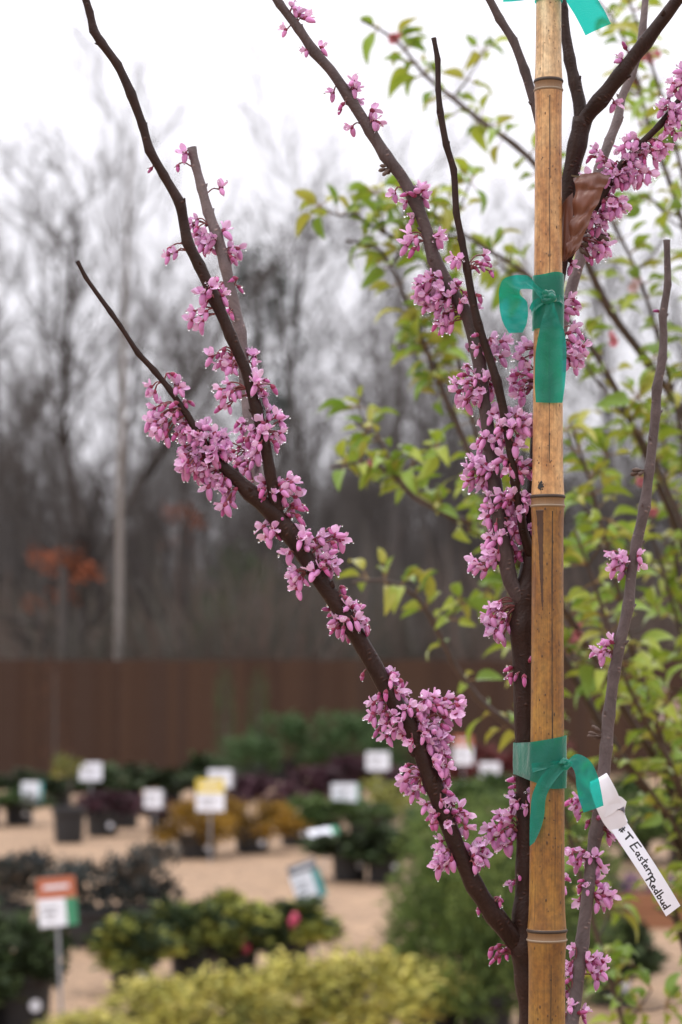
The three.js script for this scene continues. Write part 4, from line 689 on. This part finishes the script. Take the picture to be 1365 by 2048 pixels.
    const g = geoOf(pos, idx, uv), nn = g.attributes.normal; for (let i = 0; i < prof.length; i++) { const a = i * w, b = a + sides, x = nn.getX(a) + nn.getX(b), y = nn.getY(a) + nn.getY(b), z = nn.getZ(a) + nn.getZ(b), l = Math.hypot(x, y, z); nn.setXYZ(a, x / l, y / l, z / l); nn.setXYZ(b, x / l, y / l, z / l); }
    return g;
  };
  const half = 13 * sB;
  for (let i = 0; i < ends.length - 1; i++) {
    const a = ends[i] + (i ? half : 0), b = ends[i + 1] - (i < ends.length - 2 ? half : 0), prof = [];
    for (let k = 0; k <= 30; k++) { const f = k / 30, y = lerp(a, b, f); let r = radius(y) * (1 + 0.012 * noise.noise(y * 14, i, 2)); const e = Math.min(y - a, b - y); r *= 1 + 0.08 * Math.exp(-e / 0.007); prof.push([y, r]); }
    if (i === ends.length - 2) prof.push([b + 0.0005, 0.0004]);
    part('internode', ringed(prof), mats[i], cane);
  }
  nodes.forEach((y) => {
    const R = radius(y) * 1.08, h = half;
    part('joint', ringed([[y - h, R], [y - h * 0.7, R * 1.045], [y - h * 0.4, R * 1.0], [y + h * 0.1, R * 0.985], [y + h * 0.55, R * 1.03], [y + h * 0.7, R * 1.055], [y + h * 0.86, R * 1.04], [y + h, R]]), duskMat, cane);
    part('joint_ridge', ringed([[y + h * 0.45, R * 1.03], [y + h * 0.6, R * 1.068], [y + h * 0.78, R * 1.068], [y + h * 0.93, R * 1.02]]), ringMat, cane);
    part('joint_scar', ringed([[y - h * 0.88, R * 1.02], [y - h * 0.76, R * 1.06], [y - h * 0.62, R * 1.06], [y - h * 0.52, R * 1.0]]), scarMat, cane);
  });
}

// ---------------------------------------------------------------- green plastic ties
// strip through control points: [px, py, toward the viewer px, half-width px, py]
function strip(ctrl, origin, Z, { across = 8, along = 10, cup = 0, crumple = 0 } = {}) {
  const s = PX(Z), C = ctrl.map(([x, y, t]) => at(x, y, Z).sub(origin).add(v3(0, 0, t * s))), Wd = ctrl.map((c) => v3(c[3] * s, -c[4] * s, (c[5] ?? 0) * s));
  const a = new THREE.CatmullRomCurve3(C, false, 'centripetal'), b = new THREE.CatmullRomCurve3(Wd, false, 'catmullrom'), n = along * (ctrl.length - 1), pos = [], uv = [], idx = [];
  for (let i = 0; i <= n; i++) {
    const p = a.getPoint(i / n), w = b.getPoint(i / n), T = a.getTangent(i / n), N = T.clone().cross(w).normalize();
    for (let k = 0; k <= across; k++) { const f = k / across * 2 - 1, o = cup * (1 - f * f) * w.length() + crumple * s * (noise.noise(i * 0.11, f * 1.7, ctrl[0][0]) + 0.6 * noise.noise(i * 0.1, f * 5, ctrl[0][1])); const q = p.clone().addScaledVector(w, f).addScaledVector(N, o); pos.push(q.x, q.y, q.z); uv.push(f * w.length(), i / n * 0.08); }
  }
  const m = across + 1; for (let i = 0; i < n; i++) for (let k = 0; k < across; k++) { const c = i * m + k, d = c + m; idx.push(c, c + 1, d, d, c + 1, d + 1); }
  return geoOf(pos, idx, uv);
}
// band round one or more circles [x, z, r] (tree-world metres); top and bottom heights may differ along x
function band(circles, topAt, botAt, { pad = 0.0004, rows = 8, crumple = 0.0004 } = {}) {
  const pts = []; for (const [x, z, r] of circles) for (let k = 0; k < 48; k++) { const a = k / 48 * 2 * Math.PI; pts.push([x + Math.cos(a) * (r + pad), z + Math.sin(a) * (r + pad)]); }
  pts.sort((p, q) => p[0] - q[0] || p[1] - q[1]); const cr = (o, a, b) => (a[0] - o[0]) * (b[1] - o[1]) - (a[1] - o[1]) * (b[0] - o[0]), half = (L) => { const h = []; for (const p of L) { while (h.length > 1 && cr(h[h.length - 2], h[h.length - 1], p) <= 0) h.pop(); h.push(p); } h.pop(); return h; };
  const hull = [...half(pts), ...half(pts.slice().reverse())], loop = []; hull.forEach((p, i) => { const q = hull[(i + 1) % hull.length], n = Math.max(1, Math.round(Math.hypot(q[0] - p[0], q[1] - p[1]) / 0.0025)); for (let k = 0; k < n; k++) loop.push([lerp(p[0], q[0], k / n), lerp(p[1], q[1], k / n)]); });
  const pos = [], uv = [], idx = [], w = rows + 1; let len = 0;
  for (let i = 0; i <= loop.length; i++) { const p = loop[i % loop.length], q = loop[(i + 1) % loop.length], nx = q[1] - p[1], nz = p[0] - q[0], l = Math.hypot(nx, nz) || 1, t = topAt(p[0]), b = botAt(p[0]); len += l; for (let k = 0; k <= rows; k++) { const y = lerp(b, t, k / rows), o = crumple * (0.5 + noise.noise(p[0] * 160, y * 120, p[1] * 160)); pos.push(p[0] + nx / l * o, y, p[1] + nz / l * o); uv.push(len, y); } }
  for (let i = 0; i < loop.length; i++) for (let k = 0; k < rows; k++) { const a = i * w + k, b = a + w; idx.push(a, b, a + 1, b, b + 1, a + 1); }
  return geoOf(pos, idx, uv);
}
const caneAt = (py) => { const p = at(1095, py, ZB), y = p.y; return { x: caneFoot.x + (y - caneFoot.y) * 0.0085, y, z: caneFoot.z, r: lerp(36.5, 25.5, clamp((y - at(1095, 2048, ZB).y) / (at(1095, 0, ZB).y - at(1095, 2048, ZB).y), -1.2, 1.35)) * sB }; };
const knotGeo = (o, Z, x, y, t, k, turn = 0) => { const s = PX(Z) * k, c = at(x, y, Z).sub(o).add(v3(0, 0, t * PX(Z))), pts = []; for (let i = 0; i <= 16; i++) { const a = i / 16 * 2 * Math.PI * 1.35 + turn; pts.push({ p: c.clone().add(v3(Math.cos(a) * 9 * s, Math.sin(a) * 6 * s + (i - 8) * 0.5 * s, Math.sin(a * 1.5) * 5 * s)), r: 6 * s * (1 + 0.25 * Math.sin(i * 2.1)) }); } return tube(pts, { sides: 9, step: 0.0012, rough: 0.35 }); };
{ // tie between the dead leaf and the redbud blossoms: wraps the cane, one tail down, one looped aside
  const c = caneAt(600), o = v3(c.x, c.y, c.z), Zf = -(c.z + c.r), t = thing('plastic_tie', o, 'green plastic tie on bamboo with long tail hanging over the cane and a curled loop', 'tie', 'green plastic ties');
  const top = caneAt(551).y - o.y, bot = caneAt(660).y - o.y;
  part('wrap', band([[0, 0, c.r]], (x) => top + 0.0008 * Math.sin(x * 300), () => bot, { pad: 0.0007 }), tapeMat, t);
  part('inner_wrap', band([[0, 0, c.r]], () => top - 0.0012, () => bot + 0.001, { pad: 0.0003, crumple: 0.0001 }), tapeMat, t);
  part('wrap_fold', strip([[1062, 622, -14, 2, 9], [1068, 612, 0, 2, 10], [1085, 602, 5, 1, 8], [1104, 597, 6, 0, 7], [1122, 598, 1, 1, 8], [1130, 604, -12, 1, 9]], o, Zf, { crumple: 2.2, cup: 0.3 }), tapeMat, t);
  part('knot', knotGeo(o, Zf, 1097, 597, 9, 1.05, 0.5), tapeMat, t);
  part('tail', strip([[1098, 596, 12, 7, 0], [1100, 615, 13, 9, 1, 5], [1101, 640, 11, 17, 1], [1103, 668, 10, 26, 0], [1102, 705, 8, 31, 0], [1100, 760, 7, 31, 0], [1098, 806, 8, 27, 0.5]], o, Zf, { cup: -0.12, crumple: 2.8, along: 14 }), tapeMat, t);
  part('loop_tail', strip([[1094, 597, 8, 0, -7], [1078, 586, 12, -3, -13], [1060, 569, 18, -5, -14], [1040, 568, 24, -9, -14], [1022, 574, 28, -17, -11], [1018, 588, 27, -21, -6], [1025, 604, 20, -28, -3], [1027, 628, 21, -28, -1], [1029, 648, 18, -24, 0], [1031, 668, 16, -14, 0.5]], o, Zf, { cup: 0.14, crumple: 3.6, along: 14 }), tapeMat, t);
}
{ // tie round trunk and cane together, above the lower joint
  const c = caneAt(1525), o = v3(c.x, c.y, c.z), S = LIMBS.trunk, k = S.reduce((b, s) => Math.abs(s.px[1] - 1525) < Math.abs(b.px[1] - 1525) ? s : b), tr = k.p.clone().add(treeBase).sub(o), Zf = -(c.z + c.r);
  const t = thing('plastic_tie', o, 'green plastic tie binding trunk and bamboo together with two short tails', 'tie', 'green plastic ties');
  const H = (py) => caneAt(py).y - o.y;
  part('wrap', band([[0, 0, c.r], [tr.x, tr.z, k.r * 1.03]], (x) => lerp(H(1488), H(1471), clamp((x - tr.x + k.r) / (c.r + k.r - tr.x), 0, 1)), (x) => lerp(H(1552), H(1576), clamp((x - tr.x + k.r) / (c.r + k.r - tr.x) * 1.5, 0, 1)), { pad: 0.0008, crumple: 0.0008 }), tapeMat, t);
  part('inner_wrap', band([[0, 0, c.r], [tr.x, tr.z, k.r * 1.03]], (x) => H(1490), (x) => H(1550), { pad: 0.0003, crumple: 0.0001 }), tapeMat, t);
  part('wrap_fold', strip([[1064, 1536, 1, 1, 9], [1088, 1532, 4, 0, 7], [1110, 1529, 5, 0, 6], [1128, 1528, 2, 1, 6], [1134, 1530, -8, 1, 7]], o, Zf, { crumple: 2.4, cup: 0.3 }), tapeMat, t);
  part('knot', knotGeo(o, Zf, 1131, 1529, 2, 0.85, 1.2), tapeMat, t);
  part('tail', strip([[1130, 1530, 4, -2, -7], [1112, 1542, 8, -4, -11], [1092, 1562, 10, -9, -11], [1078, 1592, 11, -13, -5], [1074, 1630, 10, -14, 0], [1070, 1660, 9, -11, 3], [1064, 1688, 9, -5, 4]], o, Zf, { cup: 0.2, crumple: 1.5, along: 14 }), tapeMat, t);
  part('tail', strip([[1133, 1528, 4, 2, -7], [1147, 1520, 9, 6, -12], [1163, 1532, 11, 14, -13], [1173, 1560, 9, 21, -11], [1180, 1590, 6, 22, -8], [1187, 1618, 5, 20, -7]], o, Zf, { cup: 0.12, crumple: 1.8, along: 14 }), tapeMat, t);
}
{ // tie at the top edge of the picture
  const c = caneAt(-30), o = v3(c.x, c.y, c.z), Zf = -(c.z + c.r), t = thing('plastic_tie', o, 'green plastic tie high on the bamboo above its top joint, tail flared to one side', 'tie', 'green plastic ties');
  const H = (py) => caneAt(py).y - o.y;
  part('wrap', band([[0, 0, c.r]], () => H(-95), () => H(4), { pad: 0.0007 }), tapeMat, t);
  part('knot', knotGeo(o, Zf, 1116, -42, 6, 1, 0.2), tapeMat, t);
  part('tail', strip([[1118, -42, 8, 6, -7], [1135, -30, 14, 18, -14], [1158, -2, 14, 25, -12], [1178, 28, 12, 26, -12], [1196, 62, 10, 26, -12]], o, Zf, { cup: 0.15, crumple: 1.6, along: 14 }), tapeMat, t);
  part('loop_tail', strip([[1112, -42, 8, 0, -7], [1088, -60, 16, -6, -14], [1050, -60, 22, -16, -12], [1030, -35, 22, -24, -3], [1028, 7, 18, -23, 2]], o, Zf, { cup: 0.2, crumple: 2, along: 14 }), tapeMat, t);
}

// ---------------------------------------------------------------- plant tag looped on the right-hand stem
{
  const cv = document.createElement('canvas'); cv.width = 1024; cv.height = 192; const x = cv.getContext('2d');
  x.fillStyle = '#e9ebf6'; x.fillRect(0, 0, 1024, 192); x.strokeStyle = '#15131a'; x.lineCap = 'round'; x.lineJoin = 'round';
  const pen = (w, ...lines) => { x.lineWidth = w * 1.45; for (const l of lines) { x.beginPath(); l.forEach(([a, b], i) => { const X = a * 0.96 + 66, Y = b * 1.12 - 12; i ? x.lineTo(X, Y) : x.moveTo(X, Y); }); x.stroke(); } };
  // "#T  Eastern  Redbud" in felt pen, the second word lower
  pen(10, [[36, 62], [52, 118]], [[58, 58], [70, 112]], [[28, 84], [78, 76]], [[34, 104], [80, 98]]);
  pen(12, [[110, 56], [176, 48]], [[140, 52], [150, 112]]);
  pen(10, [[232, 34], [226, 118]], [[232, 36], [282, 30]], [[229, 74], [272, 70]], [[226, 118], [284, 112]]);
  pen(9, [[332, 84], [312, 80], [302, 100], [316, 116], [334, 98], [336, 82], [340, 118]], [[384, 82], [366, 80], [362, 94], [380, 102], [378, 118], [358, 118]], [[410, 46], [412, 116], [426, 114]], [[396, 72], [430, 68]], [[440, 100], [466, 94], [458, 80], [440, 88], [442, 114], [468, 114]], [[484, 82], [488, 118]], [[486, 94], [500, 80], [512, 84]], [[524, 84], [528, 120]], [[528, 96], [544, 82], [556, 92], [560, 122]]);
  pen(10, [[566, 92], [560, 168]], [[562, 96], [600, 90], [610, 108], [598, 124], [566, 128]], [[588, 126], [622, 164]]);
  pen(9, [[634, 146], [662, 140], [652, 124], [634, 134], [638, 160], [664, 160]], [[712, 132], [690, 128], [678, 146], [692, 162], [712, 146]], [[712, 88], [714, 164]], [[738, 88], [740, 162]], [[740, 138], [762, 126], [772, 144], [760, 162], [740, 158]], [[792, 130], [790, 154], [806, 162], [820, 150], [822, 130], [826, 164]], [[872, 132], [850, 130], [840, 148], [852, 164], [872, 148]], [[874, 92], [874, 166]]);
  const tex = new THREE.CanvasTexture(cv); tex.colorSpace = THREE.SRGBColorSpace; tex.magFilter = THREE.LinearFilter;
  const plastic = phys({ map: tex, roughness: 0.35, clearcoat: 0.3, clearcoatRoughness: 0.15, side: THREE.DoubleSide }), bare = phys({ color: lin(0.82, 0.81, 0.86), roughness: 0.35, transmission: 0.12, thickness: 0, clearcoat: 0.3, clearcoatRoughness: 0.15, side: THREE.DoubleSide });
  const Z = 1.352, o = at(1215, 1600, 1.36), t = thing('plant_tag', o, 'white plastic plant tag with black handwriting looped around the redbud side stem', 'tag');
  const s = PX(Z), A = at(1228, 1636, Z).sub(o), B = at(1346, 1822, Z).sub(o), d = B.clone().sub(A), L = d.length(), W = 36 * s; d.normalize();
  const nrm = v3(0.12, 0.1, 1).normalize(), up = nrm.clone().cross(d).normalize().multiplyScalar(1); nrm.copy(d).cross(up).normalize();
  { // the written strip: slightly bent sheet 0.3 mm thick, end cut at a slant
    const pos = [], uv = [], idx = [], n = 24;
    for (const side of [1, -1]) for (let i = 0; i <= n; i++) for (const k of [-0.5, 0.5]) { const f = i / n, e = L * f + (i === n ? -k * W * 0.05 : 0) , q = A.clone().addScaledVector(d, e).addScaledVector(up, k * W * (f < 0.05 ? 0.8 : 1)).addScaledVector(nrm, side * 0.00015 + 0.004 * Math.sin(f * 2.6) - 0.001); pos.push(q.x, q.y, q.z); uv.push(f * 0.94, k + 0.5); }
    const row = (n + 1) * 2; for (let i = 0; i < n; i++) { const a = i * 2; idx.push(a, a + 2, a + 1, a + 1, a + 2, a + 3); const b = row + a; idx.push(b, b + 1, b + 2, b + 1, b + 3, b + 2); for (const k of [0, 1]) idx.push(a + k, b + k, a + 2 + k, a + 2 + k, b + k, b + 2 + k); }
    part('written_strip', geoOf(pos, idx, uv), plastic, t);
  }
  part('loop', strip([[1240, 1658, 2, 15, -10], [1226, 1632, 5, 20, -12], [1213, 1600, 9, 22, -13], [1202, 1572, 4, 20, -12], [1198, 1556, -8, 17, -9], [1200, 1566, -40, 16, -10], [1214, 1600, -48, 16, -12], [1232, 1628, -30, 15, -12], [1244, 1652, -6, 13, -9]], o, Z, { along: 12, cup: 0.05 }), bare, t);
  part('barb', strip([[1228, 1624, 7, 20, -12], [1236, 1612, 7, 14, 16], [1244, 1606, 7, 5, 14], [1252, 1602, 7, 1, 1]], o, Z, { along: 4, across: 4 }), bare, t);
}

// ---------------------------------------------------------------- dead leaf caught on the trunk
{
  const Z = 1.278, o = at(1160, 430, Z), t = thing('dead_leaf', o, 'curled brown dead leaf caught between trunk and blossoming twig', 'leaf');
  const map = noiseTex(128, (u, v) => { const n = tile(u, v, 8, 8, 2), m = tile(u, v, 30, 30, 4), vein = Math.abs(((u + v * 0.6) * 5) % 1 - 0.5) < 0.05 ? 0.82 : 1; const k = (0.72 + 0.45 * n + 0.4 * m) * vein; return [k, k * (0.95 + 0.1 * n), k * (0.92 + 0.15 * n)]; });
  const mat = phys({ color: lin(0.17, 0.06, 0.034), map, roughness: 0.5, clearcoat: 0.35, clearcoatRoughness: 0.3, transmission: 0.12, thickness: 0, side: THREE.DoubleSide });
  const g1 = strip([[1183, 354, 3, 37, -1, 3], [1181, 368, 9, 33, 1, -2], [1178, 384, 8, 27, -2, 4], [1171, 405, 10, 27, 0, -2], [1165, 430, 5, 19, -2, 5], [1158, 450, 7, 20, 0, 1], [1154, 472, 2, 14, -2, 4], [1147, 490, 4, 15, 0], [1140, 508, 0, 9, -1], [1130, 522, -2, 2, 0]], o, Z, { along: 10, across: 12, cup: 0.34, crumple: 6 });
  const g2 = strip([[1136, 352 + 44, -8, 11, -12, 6], [1136, 430, -6, 11, -2, 7], [1134, 470, -5, 9, 0, 6], [1130, 505, -4, 6, 0, 3], [1128, 522, -4, 2, 0]], o, Z, { along: 8, across: 6, cup: 0.2, crumple: 2 });
  const blade = part('blade', g1, mat, t); part('curled_edge', g2, mat, t);
  part('rim', strip([[1143, 352, 3, 1, 2], [1165, 357, 10, 1, 2.4], [1190, 358, 10, 1, 2.4], [1222, 352, 5, 1, 1.6]], o, Z, { along: 8, across: 3, crumple: 1 }), std({ color: lin(0.1, 0.075, 0.04), roughness: 0.7, side: THREE.DoubleSide }), t);
}
renderer.render(scene, camera);
